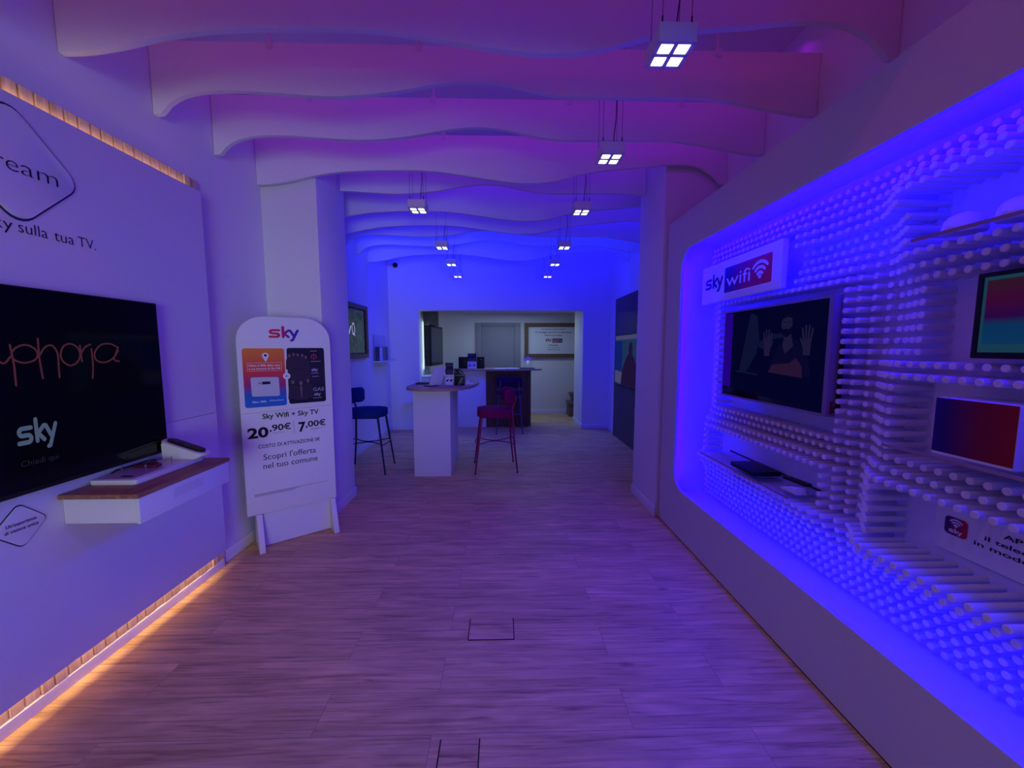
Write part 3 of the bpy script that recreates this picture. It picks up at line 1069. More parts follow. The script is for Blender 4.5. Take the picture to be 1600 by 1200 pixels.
decal('router_picture', [rpoly([(0.037, 1.112), (0.206, 1.106), (0.204, 1.243), (0.034, 1.247)], 0.012)], st, n2, mat('router_grey', (0.55, 0.56, 0.62), 0.4), t)
mb = MB()
mb.flat(fit(sky_word(), 0.078, 0.098, 1.196, 1.210), st, n3)
mb.flat([rrect(0.101, 0.150, 1.194, 1.214, 0.003)], st, n3)
mb.build('router_lettering', M['ink'], t, 0)
# right print: two casts of people and their titles
rp = random.Random(5)
mb = MB()
mh = MB()
for k, (u, v) in enumerate([(0.278, 1.395), (0.306, 1.402), (0.333, 1.400), (0.362, 1.396), (0.386, 1.382)]):
    mb.flat([[(u - 0.026, v - 0.100), (u + 0.026, v - 0.100), (u + 0.022, v - 0.03), (u + 0.008, v - 0.014), (u - 0.008, v - 0.014), (u - 0.022, v - 0.03)]], st, n2 + 0.0001 * k)
    mh.flat([[(u + 0.0085 * math.cos(a * PI / 6), v + 0.0125 * math.sin(a * PI / 6)) for a in range(12)]], st, n3)
mb.flat([[(0.262, 1.29), (0.41, 1.29), (0.405, 1.21), (0.262, 1.20)]], st, n2)
for k, (u, v, s_) in enumerate([(0.292, 1.200, 1.0), (0.345, 1.190, 1.25), (0.392, 1.205, 1.0)]):
    mb.flat([[(u - 0.035 * s_, v - 0.125), (u + 0.035 * s_, v - 0.125), (u + 0.028 * s_, v - 0.034), (u + 0.009, v - 0.018), (u - 0.009, v - 0.018), (u - 0.028 * s_, v - 0.034)]], st, n2 + 0.0006 + 0.0001 * k)
    mh.flat([[(u + 0.010 * s_ * math.cos(a * PI / 6), v + 0.0145 * s_ * math.sin(a * PI / 6)) for a in range(12)]], st, n3 + 0.0004)
mb.build('cast_picture', mat('cast_print', (0.045, 0.032, 0.060), 0.6, spec=0.1), t, 0)
mh.flat([[(0.338, 1.166), (0.352, 1.166), (0.348, 1.085), (0.345, 1.078), (0.342, 1.085)]], st, n3 + 0.0004)
mh.build('faces_picture', mat('faces_print', (0.20, 0.13, 0.13), 0.6, spec=0.1), t, 0)
mb = MB()
mb.flat(fit(sky_word(), 0.420, 0.463, 1.270, 1.300), st, n2)
mb.flat(fit(sky_word(), 0.430, 0.476, 1.083, 1.112), st, n2)
mb.mesh2d(text2d('IGAS', 0.416, 0.500, 1.125, 0.026), st, n2)
for (v, a, b) in ((1.428, 0.418, 0.462), (1.262, 0.418, 0.468), (1.236, 0.424, 0.468), (1.072, 0.424, 0.480), (1.350, 0.420, 0.486)):
    mb.flat(stroke([(a, v), (b, v)], 0.003), st, n2)
mb.build('shows_lettering', mat('pale_ink', (0.5, 0.48, 0.58), 0.5), t, 0)
mb = MB()
mb.flat(stroke(arc(0.440, 1.385, 0.018, -40, 220, 14), 0.005), st, n2)
mb.flat(stroke([(0.440, 1.392), (0.440, 1.365)], 0.006), st, n2)
mb.build('crest_picture', M['red'], t, 0)
decal('plus_disc', [arc(0.2545, 1.247, 0.0235, 0, 345, 20)], st, n3 + 0.0004, M['whiteink'], t)
decal('plus_lettering', stroke([(0.243, 1.247), (0.266, 1.247)], 0.003) + stroke([(0.2545, 1.2355), (0.2545, 1.2585)], 0.003), st, n3 + 0.0010, M['ink'], t)
# lower half: prices
decal('seam', [[(-0.03, 0.994), (0.545, 1.006), (0.545, 1.0075), (-0.03, 0.9955)]], st, FR, M['inkgrey'], t)
decal('title_lettering', text2d('Sky Wifi + Sky TV', 0.090, 0.456, 0.948, 0.036, 0.018), st, FR, M['inkblack'], t)
mb = MB()
mb.mesh2d(text2d('20', -0.004, 0.122, 0.818, 0.070, 0.035), st, FR)
mb.mesh2d(text2d(',90\u20ac', 0.129, 0.264, 0.855, 0.044, 0.022), st, FR)
mb.build('price_lettering', M['inkblack'], t, 0)
mb = MB()
mb.mesh2d(text2d('7', 0.314, 0.362, 0.826, 0.070, 0.035), st, FR)
mb.mesh2d(text2d(',00\u20ac', 0.362, 0.502, 0.855, 0.044, 0.022), st, FR)
mb.build('price_lettering', M['inkblack'], t, 0)
decal('price_divider', stroke([(0.283, 0.915), (0.283, 0.823)], 0.0014), st, FR, M['ink'], t)
decal('cost_lettering', text2d('COSTO DI ATTIVAZIONE 0\u20ac', 0.055, 0.456, 0.738, 0.026, 0.010), st, FR, M['ink'], t)
decal('invitation_lettering', text2d("Scopri l'offerta", 0.082, 0.424, 0.650, 0.042, 0.0), st, FR, M['ink'], t)
decal('invitation_lettering', text2d('nel tuo comune', 0.078, 0.434, 0.585, 0.042, 0.0), st, FR, M['ink'], t)
for lines in (((0.843, 0.145, 0.225), (0.834, 0.150, 0.222)), ((0.838, 0.393, 0.500), (0.830, 0.400, 0.450)), ((0.408, 0.015, 0.50), (0.403, 0.015, 0.30), (0.398, 0.015, 0.28), (0.392, 0.015, 0.26))):
    mb = MB()
    for (v, a, b) in lines:
        mb.flat(stroke([(a, v), (b, v)], 0.0018), st, FR)
    mb.build('small_print', M['inkgrey'], t, 0)

# ------------------------------------------------------------------ right: dowel display
FX = 1.34          # front face
BX = 1.64          # back board of the recess
EY = 3.155
NY = -0.55
OY0, OY1, OZ0, OZ1, ORr = -0.35, 2.905, 0.372, 2.168, 0.14
t = thing('dowel_display', 'big grey-white display wall at right with blue-lit recess of white dowels', 'display wall', (1.5, 1.3, 0))
unit = t


def frame_mesh(outer, inner, fn, n0, n1):
    """plate with one hole (same number of points in both outlines)"""
    mb = MB()
    k = len(outer)
    vs = []
    for n in (n0, n1):
        vs += [fn(u, v, n) for u, v in outer] + [fn(u, v, n) for u, v in inner]
    fs = []
    for i in range(k):
        j = (i + 1) % k
        fs.append((i, j, k + j, k + i))
        fs.append((2 * k + i, 3 * k + i, 3 * k + j, 2 * k + j))
        fs.append((i, 2 * k + i, 2 * k + j, j))
        fs.append((k + i, k + j, 3 * k + j, 3 * k + i))
    mb._add(vs, fs)
    return mb


rw = right_wall(FX)
inner = rrect(-OY1, -OY0, OZ0, OZ1, ORr, 10)
outer = []
U0, U1, V0, V1 = -EY, -NY, 0.009, 2.432
for (u, v) in inner:      # project each hole point out to the rectangular border
    cu, cv = -(OY0 + OY1) / 2, (OZ0 + OZ1) / 2
    du, dv = u - cu, v - cv
    outer.append((u, v))
seg = 10
outer = []
corner = [(U1, V0), (U1, V1), (U0, V1), (U0, V0)]
mid = seg // 2
for c in range(4):
    for k in range(seg + 1):
        u, v = inner[c * (seg + 1) + k]
        cu, cv = corner[c]
        first = k < mid
        if k == mid:
            outer.append((cu, cv))
        else:
            vert_side = (c % 2 == 0)       # corners 0,2: start on a horizontal edge
            if (first and vert_side) or (not first and not vert_side):
                outer.append((u, cv))
            else:
                outer.append((cu, v))
frame_mesh(outer, inner, rw, -0.02, 0.0).build('front_frame', M['unit'], unit, 30)
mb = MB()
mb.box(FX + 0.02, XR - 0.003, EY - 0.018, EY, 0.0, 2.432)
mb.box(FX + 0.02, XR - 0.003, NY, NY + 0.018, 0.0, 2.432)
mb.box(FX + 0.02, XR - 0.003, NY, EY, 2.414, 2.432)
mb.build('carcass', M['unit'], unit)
MB().box(FX + 0.003, FX + 0.030, NY + 0.02, EY - 0.02, 0.0, 0.0088).build('joint_shade_strip', M['black'], unit)  # black strip, the shade under the front frame put into its colour
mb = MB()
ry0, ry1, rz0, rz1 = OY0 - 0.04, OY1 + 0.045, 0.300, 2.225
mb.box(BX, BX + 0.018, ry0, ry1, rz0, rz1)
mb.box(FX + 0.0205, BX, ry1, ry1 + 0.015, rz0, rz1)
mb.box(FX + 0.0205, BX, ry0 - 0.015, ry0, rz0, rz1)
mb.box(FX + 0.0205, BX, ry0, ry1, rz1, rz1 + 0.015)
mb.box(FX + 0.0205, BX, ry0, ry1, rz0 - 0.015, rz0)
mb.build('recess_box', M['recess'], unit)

# cut-outs in the dowel field: (y0, y1, z0, z1, extra length beside it)
CUT = [
    (1.72, 2.66, 1.050, 1.745, 0.085),   # television
    (1.78, 2.74, 0.700, 0.885, 0.110),   # lower shelf niche
    (-9.0, 1.425, 0.690, 0.930, 0.150),  # remote app panel
    (-9.0, 1.410, 1.060, 1.335, 0.125),  # carton shelf
    (-9.0, 1.335, 1.390, 1.690, 0.090),  # small screen
    (-9.0, 1.385, 1.830, 1.985, 0.130),  # pod shelf
    (2.03, 2.89, 1.765, 2.035, 0.030),   # lit sign
]


def dowel_len(y, z):
    L = 0.036
    if z < 0.70:
        L = 0.085
    if z > 1.95:
        L = 0.088
    best = 0
    for (a, b, c, d, e) in CUT:
        dy = max(a - y, 0, y - b)
        dz = max(c - z, 0, z - d)
        if dy == 0 and dz == 0:
            return 0
        q = math.hypot(dy, dz)
        best = max(best, e * math.exp(-(q / 0.135) ** 2))
    L += best
    # fade towards the edges of the recess
    edge = min(ry1 - y, z - rz0, rz1 - z)
    L *= 0.55 + 0.45 * min(1, edge / 0.16)
    return L


DR = 0.0125
PITCH = 0.0452
pegs = []
z = 0.350
while z < 2.20:
    y = 2.870
    while y > 0.55:
        L = dowel_len(y, z)
        if L > 0:
            c = Vector((BX - L / 2, y, z)) - EYE
            # foreshortened side of the dowel seen from the room, only inside the picture
            vis = 1.0 if c.x / max(c.y, 0.2) < 1.42 and (1.45 - z) / max(y, .2) < 1.05 else 0.0
            area_ = (2 * DR * L * abs(c.y) / c.length + PI * DR * DR * abs(c.x) / c.length) / c.length_squared * vis
            pegs.append((area_, y, z, L))
        y -= PITCH
    z += PITCH
pegs.sort(reverse=True)


def dowel_geo(mb, y, z, L):
    s = 12
    rings = []
    for (x, r) in ((BX + 0.004, DR), (BX - L + 0.0022, DR), (BX - L, DR - 0.0022)):
        rings.append([(x, y + r * math.cos(2 * PI * k / s), z + r * math.sin(2 * PI * k / s)) for k in range(s)])
    vs = [p for r in rings for p in r]
    fs = [(i * s + k, i * s + (k + 1) % s, (i + 1) * s + (k + 1) % s, (i + 1) * s + k) for i in range(2) for k in range(s)]
    fs.append(tuple(range(2 * s, 3 * s)))
    mb._add(vs, fs)


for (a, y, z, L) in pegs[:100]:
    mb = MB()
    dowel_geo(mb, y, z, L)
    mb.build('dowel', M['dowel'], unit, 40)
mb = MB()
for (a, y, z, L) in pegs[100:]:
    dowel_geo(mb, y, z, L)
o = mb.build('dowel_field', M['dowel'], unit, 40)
o['kind'] = 'stuff'

# lit sign "sky wifi"
GX = 1.482
rg = right_wall(GX)
t = thing('wifi_sign', 'white box sign reading sky wifi, above the screen in the blue recess', 'sign', (GX, 2.45, 1.77))
MB().prism(rrect(-2.862, -2.048, 1.768, 2.028, 0.006, 3), rg, -0.030, 0.0, 0.002).build('board', M['panelw'], t)
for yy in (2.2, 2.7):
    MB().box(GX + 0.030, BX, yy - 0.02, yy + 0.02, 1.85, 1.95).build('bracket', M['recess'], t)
decal('sky_lettering', fit(sky_word(0.29), -2.815, -2.595, 1.835, 1.965), rg, 0.0012, M['ink'], t)
MB().flat([rrect(-2.575, -2.122, 1.815, 1.978, 0.010)], rg, 0.0012).build('badge', M['wifi_badge'], t, 0)
decal('badge_border', [[(-2.122, 1.806), (-2.112, 1.806), (-2.112, 1.986), (-2.122, 1.986)], [(-2.575, 1.806), (-2.122, 1.806), (-2.122, 1.815), (-2.575, 1.815)],
                       [(-2.575, 1.978), (-2.122, 1.978), (-2.122, 1.986), (-2.575, 1.986)]], rg, 0.0011, M['whiteink'], t)
decal('wifi_lettering', text2d('wifi', -2.553, -2.308, 1.853, 0.082, 0.0), rg, 0.0020, M['whiteink'], t)
decal('wifi_symbol', fit(wifi_mark(0.20), -2.290, -2.150, 1.850, 1.955), rg, 0.0020, M['whiteink'], t)

# screen with a chef video
VX = 1.500
rv = right_wall(VX)
t = thing('recess_television', 'pale-framed screen showing a bearded man, mounted in the blue recess', 'television', (VX, 2.14, 1.135))
mb = frame_mesh(rrect(-2.578, -1.722, 1.133, 1.690, 0.004, 3), rrect(-2.566, -1.746, 1.143, 1.680, 0.004, 3), rv, -0.004, 0.004)
mb.box(VX + 0.004, VX + 0.040, 1.722, 2.578, 1.133, 1.690, 0.002)
mb.build('casing', mat('lilac_silver', (0.24, 0.19, 0.25), 0.4), t)
MB().box(VX + 0.001, VX + 0.0035, 1.747, 2.565, 1.144, 1.679).build('screen', M['screen'], t)
mb = MB()
mb.box(VX + 0.041, BX, 1.95, 2.35, 1.28, 1.55)
mb.box(VX + 0.041, VX + 0.075, 1.735, 1.80, 1.16, 1.50)
mb.build('wall_mount', M['black'], t)
mb = MB()
mb.box(VX + 0.012, VX + 0.026, 1.7205, 1.7225, 1.145, 1.205)
mb.build('connector_strip', M['burgundy'], t)
mb = MB()
for zz in (1.152, 1.168):
    mb.box(VX + 0.029, VX + 0.036, 1.7203, 1.7222, zz, zz + 0.010)
mb.build('port', M['black'], t)
vn = -0.0008
mb = MB().flat([[(-2.564, 1.20), (-1.748, 1.145), (-1.748, 1.678), (-2.564, 1.678)]], rv, vn)
mb.build('video_background', M['vid_bg'], t, 0)
mb = MB()
mb.flat([[(-2.40, 1.30), (-2.33, 1.30), (-2.24, 1.42), (-2.22, 1.50), (-2.25, 1.64), (-2.31, 1.66), (-2.34, 1.55)], [(-2.26, 1.47), (-2.18, 1.44), (-2.10, 1.50), (-1.98, 1.51), (-1.98, 1.53), (-2.12, 1.53)],
         [(-2.44, 1.30), (-2.22, 1.29), (-2.22, 1.30), (-2.44, 1.31)]], rv, vn + 0.0005)
mb.build('video_haze', M['vid_haze'], t, 0)
decal('painted_reflection', [[(-2.564, 1.20), (-2.487, 1.198), (-2.487, 1.672), (-2.564, 1.676)]], rv, vn + 0.0005, M['vid_reflection'], t)  # painted stripe for the blue reflection on the glossy screen
decal('man_jacket', [[(-2.13, 1.32), (-1.83, 1.31), (-1.86, 1.42), (-1.925, 1.49), (-2.00, 1.505), (-2.06, 1.47), (-2.10, 1.40)]], rv, vn + 0.0008, M['vid_suit'], t)
for (cu, cv, d) in ((-2.150, 1.475, 1), (-1.865, 1.485, -1)):
    fingers = []
    fingers.append([(cu - 0.022, cv - 0.07), (cu + 0.022, cv - 0.07), (cu + 0.026, cv + 0.01), (cu - 0.026, cv + 0.01)])
    for k, (a, l_) in enumerate(((-0.022, 0.062), (-0.008, 0.076), (0.007, 0.074), (0.021, 0.058))):
        fingers += stroke([(cu + a, cv), (cu + a * 1.5, cv + l_)], 0.0115)
    fingers += stroke([(cu + d * 0.02, cv - 0.03), (cu + d * 0.042, cv + 0.012)], 0.012)
    decal('man_hand', fingers, rv, vn + 0.0011, M['vid_skin'], t)
face = [(-2.008 + 0.040 * math.cos(a * PI / 9), 1.573 + 0.058 * math.sin(a * PI / 9)) for a in range(18)]
decal('man_face', [face, [(-2.02, 1.53), (-1.975, 1.53), (-1.955, 1.46), (-2.01, 1.42), (-2.03, 1.46)]], rv, vn + 0.0011, M['vid_skin'], t)
beard = [(-2.046, 1.562), (-2.03, 1.549), (-2.014, 1.553), (-1.990, 1.549), (-1.969, 1.566), (-1.975, 1.525), (-2.006, 1.505), (-2.036, 1.522)]
hair = [(-2.050, 1.585), (-2.042, 1.620), (-2.018, 1.640), (-1.985, 1.636), (-1.964, 1.606), (-1.966, 1.580), (-1.975, 1.606), (-2.005, 1.614), (-2.036, 1.606)]
decal('man_beard', [beard, hair, [(-2.034, 1.585), (-2.020, 1.585), (-2.020, 1.590), (-2.034, 1.590)], [(-2.000, 1.585), (-1.986, 1.585), (-1.986, 1.590), (-2.000, 1.590)]], rv, vn + 0.0015, M['vid_hair'], t)
decal('man_apron', [[(-2.13, 1.315), (-1.88, 1.30), (-1.89, 1.36), (-1.93, 1.40), (-1.98, 1.37), (-2.10, 1.36)]], rv, vn + 0.0013, M['vid_fire'], t)


# clear shelves
def acrylic_shelf(label, y0, y1, z, x0, back_lip=True):
    t = thing('acrylic_shelf', label, 'shelf', ((x0 + BX) / 2, (y0 + y1) / 2, z), 'clear acrylic shelves')
    MB().box(x0 + 0.0045, BX - 0.001, y0, y1, z - 0.008, z, 0.001).build('plate', M['acryl'], t)
    MB().box(x0, x0 + 0.004, y0, y1, z - 0.009, z + 0.0015).build('front_edge', M['acryledge'], t)
    if back_lip:
        MB().box(BX - 0.008, BX - 0.002, y0, y1, z + 0.001, z + 0.010).build('back_lip', M['wire'], t)
    return t


acrylic_shelf('clear acrylic shelf carrying a black box, below the screen in the blue recess', 1.81, 2.66, 0.712, 1.412)
acrylic_shelf('clear acrylic shelf carrying the red and blue carton, far right', 0.35, 1.375, 1.096, 1.418, False)
acrylic_shelf('clear acrylic shelf carrying white pods, high at the right edge', 0.35, 1.345, 1.826, 1.425)

t = thing('set_top_box', 'flat black set-top box on the clear shelf in the blue recess', 'set-top box', (1.51, 2.22, 0.713))
MB().box(1.435, 1.600, 2.105, 2.330, 0.7165, 0.742, 0.004, 3).build('casing', M['black'], t)
mb = MB()
for (x, y) in ((1.45, 2.12), (1.585, 2.12), (1.45, 2.315), (1.585, 2.315)):
    mb.tube([(x, y, 0.7125), (x, y, 0.7175)], 0.007, 8)
mb.build('feet', M['dark'], t)
MB().box(1.4342, 1.4352, 2.20, 2.215, 0.726, 0.731).build('indicator', M['dark'], t)

t = thing('remote_stand', 'small white stand under the black remote on the lower clear shelf', 'holder', (1.53, 1.90, 0.7125))
mb = MB()
mb.prism([(1.835, 0.7125), (1.945, 0.7125), (1.945, 0.7200), (1.855, 0.7450), (1.842, 0.7450)], lambda u, v, n: Vector((1.475 + n, u, v)), 0, 0.055, 0.0015)
mb.build('stand_body', M['panelw'], t)
f2 = fn_frame((1.545, 1.842, 0.7500), (1, 0, 0), (0.12, 0.985, -0.10), (0, 0.1, 1))
t = thing('remote_control', 'small black remote control leaning on the white stand, lower clear shelf', 'remote control', (1.52, 1.93, 0.735))
MB().prism(rrect(-0.022, 0.022, -0.005, 0.200, 0.020), f2, 0.003, 0.015, 0.003).build('remote_body', M['black'], t)
mb = MB()
for a in range(3):
    for b in range(5):
        mb.prism(rrect(-0.0165 + a * 0.012, -0.0075 + a * 0.012, 0.05 + b * 0.02, 0.060 + b * 0.02, 0.003, 3), f2, 0.015, 0.0162)
mb.build('buttons', M['dark'], t)

t = thing('router_carton', 'upright carton with blue to red front and white sides, far right', 'box', (1.53, 1.14, 1.0965))
MB().box(1.462, 1.605, 1.036, 1.248, 1.0968, 1.287, 0.0015).build('carton_body', M['panelw'], t)
MB().box(1.4605, 1.4615, 1.0375, 1.2465, 1.106, 1.2855).build('printed_front', M['carton'], t)
MB().box(1.4606, 1.4616, 1.0375, 1.2465, 1.0975, 1.105).build('front_stripe', M['whiteink'], t)
# fitting strip of the carton's wall bracket
t = thing('back_plate', 'white back plate with outlined slots on the recess wall, behind the carton', 'plate', (BX, 1.35, 1.07))
MB().box(BX - 0.006, BX - 0.0005, 0.7, 1.402, 1.108, 1.328, 0.001).build('plate', M['panelw'], t)
mb = MB()
ro = right_wall(BX - 0.006)
for (a, b, c, d) in ((-1.385, -1.352, 1.135, 1.178), (-1.385, -1.352, 1.182, 1.240)):
    for s_ in ([(a, c), (b, c)], [(a, d), (b, d)], [(a, c), (a, d)], [(b, c), (b, d)]):
        mb.flat(stroke(s_, 0.0012), ro, 0.0006)
mb.build('outline', M['inkgrey'], t, 0)

# small screen at the right edge
t = thing('small_screen', 'small black-framed screen with a dim red and blue picture at right edge', 'screen', (1.5, 1.0, 1.42))
rs = right_wall(1.5)
mb = frame_mesh(rrect(-1.196, -0.72, 1.418, 1.681, 0.004, 3), rrect(-1.183, -0.735, 1.437, 1.668, 0.002, 3), rs, -0.004, 0.003)
mb.box(1.504, 1.528, 0.72, 1.196, 1.418, 1.681, 0.002)
mb.build('casing', M['black'], t)
MB().box(1.5285, BX, 0.85, 1.10, 1.48, 1.62).build('wall_mount', M['black'], t)
decal('screen_border', [[(-1.183, 1.437), (-0.735, 1.437), (-0.735, 1.668), (-1.183, 1.668)]], rs, -0.002, M['scr_teal'], t)
MB().flat([[(-1.174, 1.462), (-0.745, 1.462), (-0.745, 1.657), (-1.174, 1.657)]], rs, -0.0012).build('screen_picture', M['scr_grad'], t, 0)

# pods on the upper shelf
for k, (y, lab) in enumerate(((1.268, 'white domed pod on the high clear shelf, left of the two'), (1.125, 'white domed pod on the high clear shelf, cut by the right edge of the photo'))):
    t = thing('wifi_pod', lab, 'device', (1.52, y, 1.8265), 'white pods on the high shelf')
    mb = MB()
    s = 20
    prof = [(0.050, 0.0), (0.053, 0.004), (0.053, 0.020), (0.049, 0.040), (0.038, 0.056), (0.020, 0.064), (0.004, 0.066)]
    vs = [(1.52 + r * math.cos(2 * PI * a / s), y + r * math.sin(2 * PI * a / s), 1.8268 + h) for r, h in prof for a in range(s)]
    fs = [(i * s + a, i * s + (a + 1) % s, (i + 1) * s + (a + 1) % s, (i + 1) * s + a) for i in range(len(prof) - 1) for a in range(s)]
    fs += [tuple(range(s))[::-1], tuple(range((len(prof) - 1) * s, len(prof) * s))]
    mb._add(vs, fs)
    mb.build('dome', M['panelw'], t, 50)
    mb = MB()
    mb.tube([(1.4672, y, 1.848), (1.4655, y, 1.848)], 0.003, 8)
    mb.build('indicator', M['whiteink'], t)

# remote app panel
ra = right_wall(BX)
t = thing('app_panel', 'rounded white panel about the remote control app, low at the right edge', 'sign', (BX, 1.1, 0.72))
MB().prism(rrect(-1.352, -0.60, 0.712, 0.878, 0.022), ra, 0.003, 0.010, 0.001).build('board', M['panelw'], t)
MB().prism(rrect(-1.356, -0.596, 0.708, 0.882, 0.024), ra, 0.0, 0.0028).build('dark_rim', M['rim'], t)  # dark plate that edges the panel
MB().flat([rrect(-1.322, -1.252, 0.776, 0.842, 0.014)], ra, 0.0112).build('app_icon', M['app_badge'], t, 0)
mb = MB()
mb.flat(fit(wifi_mark(0.18), -1.307, -1.267, 0.806, 0.836), ra, 0.0120)
mb.flat(fit(sky_word(), -1.308, -1.266, 0.780, 0.802), ra, 0.0120)
mb.build('icon_lettering', M['whiteink'], t, 0)
mb = MB()
mb.mesh2d(text2d('APP SKY', -1.158, -1.010, 0.833, 0.016, 0.014), ra, 0.0112)
mb.mesh2d(text2d('il telecomando', -1.205, -0.955, 0.803, 0.016, 0.014), ra, 0.0112)
mb.mesh2d(text2d('in modo facile', -1.232, -0.985, 0.775, 0.016, 0.014), ra, 0.0112)
mb.build('lettering', M['ink'], t, 0)

# ------------------------------------------------------------------ floor hatches
def hatch(label, x0, x1, y0, y1, sides):
    t = thing('floor_hatch', label, 'floor hatch', ((x0 + x1) / 2, (y0 + y1) / 2, 0), 'floor hatches')
    MB().box(x0 + 0.003, x1 - 0.003, y0 + 0.003, y1 - 0.003, 0.0002, 0.0016).build('lid', M['floor'], t, 0)
    if 'l' in sides:
        MB().box(x0 - 0.0022, x0 + 0.0022, y0, y1, 0.0002, 0.0019).build('cut_line', M['seam'], t, 0)
    if 'r' in sides:
        MB().box(x1 - 0.0022, x1 + 0.0022, y0, y1, 0.0002, 0.0019).build('cut_line', M['seam'], t, 0)
    if 'f' in sides:
        MB().box(x0, x1, y0 - 0.0022, y0 + 0.0022, 0.0002, 0.0018).build('cut_line', M['seam'], t, 0)


hatch('square floor hatch with dark cut lines, in the middle of the floor', -0.175, 0.055, 1.792, 1.945, 'lrf')
hatch('floor hatch with dark cut lines at the bottom edge of the photo', -0.232, -0.088, 1.13, 1.305, 'lr')


# ------------------------------------------------------------------ bar stools
def make_stool(fab, met):
    """faces +x, origin on the floor under the seat"""
    t = thing('bar_stool', '', 'bar stool', (0, 0, 0), 'upholstered bar stools')
    SH = 0.735
    out = []
    for k in range(40):
        a = 2 * PI * k / 40
        c, s_ = math.cos(a), math.sin(a)
        ex = 2 / 3.6
        out.append((0.215 * abs(c) ** ex * (1 if c > 0 else -1), 0.215 * abs(s_) ** ex * (1 if s_ > 0 else -1)))
    mb = MB()
    mb.prism(out, lambda u, v, n: Vector((u, v, SH - 0.082 + n)), 0, 0.082, 0.024, 4)
    mb.build('seat', fab, t, 60)
    # curved backrest with rounded ends
    mb = MB()
    cx, R = 0.02, 0.245
    zc, h, th = 0.882, 0.092, 0.034
    n, m = 26, 9
    amax = 62
    rings = []
    for i in range(n + 1):
        f = -1 + 2 * i / n
        a = math.radians(180 + amax * f)
        e = max(0.0, (abs(f) - 0.80) / 0.20)
        hh = h * math.sqrt(max(0.0, 1 - 0.60 * e ** 2.5))
        tt = th * math.sqrt(max(0.02, 1 - e ** 3 * 0.95)) / 2
        ring = []
        for k in range(12):
            b = 2 * PI * k / 12
            cb, sb = math.cos(b), math.sin(b)
            rr_ = R + tt * abs(cb) ** 0.7 * (1 if cb > 0 else -1)
            zz = zc + hh * abs(sb) ** 0.5 * (1 if sb > 0 else -1)
            ring.append((cx + rr_ * math.cos(a), rr_ * math.sin(a), zz))
        rings.append(ring)
    vs = [p for r in rings for p in r]
    fs = [(i * 12 + k, i * 12 + (k + 1) % 12, (i + 1) * 12 + (k + 1) % 12, (i + 1) * 12 + k) for i in range(n) for k in range(12)]
    fs += [tuple(range(12))[::-1], tuple(range(n * 12, n * 12 + 12))]
    mb._add(vs, fs)
    mb.build('backrest', fab, t, 60)
    for sx in (-1, 1):
        for sy in (-1, 1):
            mb = MB()
            top = (sx * 0.165, sy * 0.165, SH - 0.080)
            bot = (sx * 0.245, sy * 0.222, 0.004)
            if sx < 0:
                mb.tube([bot, (sx * 0.212, sy * 0.199, 0.31), (sx * 0.195, sy * 0.180, SH - 0.10), (-0.190, sy * 0.160, SH + 0.02), (-0.2325, sy * 0.150, 0.845), (-0.238, sy * 0.148, 0.90)], 0.011, 10,
                        radii=[0.009, 0.011, 0.012, 0.011, 0.0095, 0.009])
            else:
                mb.tube([bot, top], 0.011, 10, radii=[0.009, 0.0135])
            lg = mb.build('leg', met, t)
            MB().tube([(bot[0], bot[1], 0.0), (bot[0], bot[1], 0.010)], 0.012, 10).build('foot_cap', M['black'], lg)
    # footrest of bowed rods
    zf = 0.335
    mb = MB()
    for sy in (-1, 1):
        mb.tube([(0.208 - 0.416 * k / 14, sy * (0.197 - 0.178 * math.sin(PI * k / 14) ** 0.8), zf) for k in range(15)], 0.0065, 8)
    for sx in (-1, 1):
        mb.tube([(sx * (0.210 + 0.030 * math.sin(PI * k / 12)), -0.198 + 0.396 * k / 12, zf) for k in range(13)], 0.0065, 8)
    mb.build('footrest', met, t)
    # rods under the seat
    mb = MB()
    for sx in (-1, 1):
        mb.tube([(sx * 0.165, -0.165, SH - 0.088), (sx * 0.165, 0.165, SH - 0.088)], 0.008, 8)
    mb.tube([(-0.205, -0.16, SH - 0.088), (0.175, -0.16, SH - 0.088)], 0.008, 8)
    mb.tube([(-0.205, 0.16, SH - 0.088), (0.175, 0.16, SH - 0.088)], 0.008, 8)
    mb.build('seat_frame', met, t)
    return t


def recolour(root, a, b):
    for o in root.children_recursive:
        if o.type == 'MESH':
            o.data = o.data.copy()
            cur = o.data.materials[0]
            if cur in a:
                o.data.materials[0] = b[a.index(cur)]


s1 = make_stool(M['redfab'], M['redmet'])
s2 = copy_tree(s1)
s3 = copy_tree(s1)
recolour(s2, [M['redfab'], M['redmet']], [M['bluefab'], M['bluemet']])
recolour(s3, [M['redfab'], M['redmet']], [M['violfab'], M['violmet']])
s1.location, s1.rotation_euler = (-0.090, 4.575, 0), (0, 0, PI + math.radians(5))
s1['label'] = 'crimson bar stool with bowed footrest, right of the white pillar table'
s2.location, s2.rotation_euler = (-1.605, 4.555, 0), (0, 0, math.radians(2))
s2['label'] = 'navy blue bar stool at left, half hidden behind the left wall pillar'
s3.location, s3.rotation_euler = (0.118, 6.63, 0), (0, 0, PI / 2)
s3['label'] = 'violet-blue bar stool seen from behind, in front of the dark wood desk'

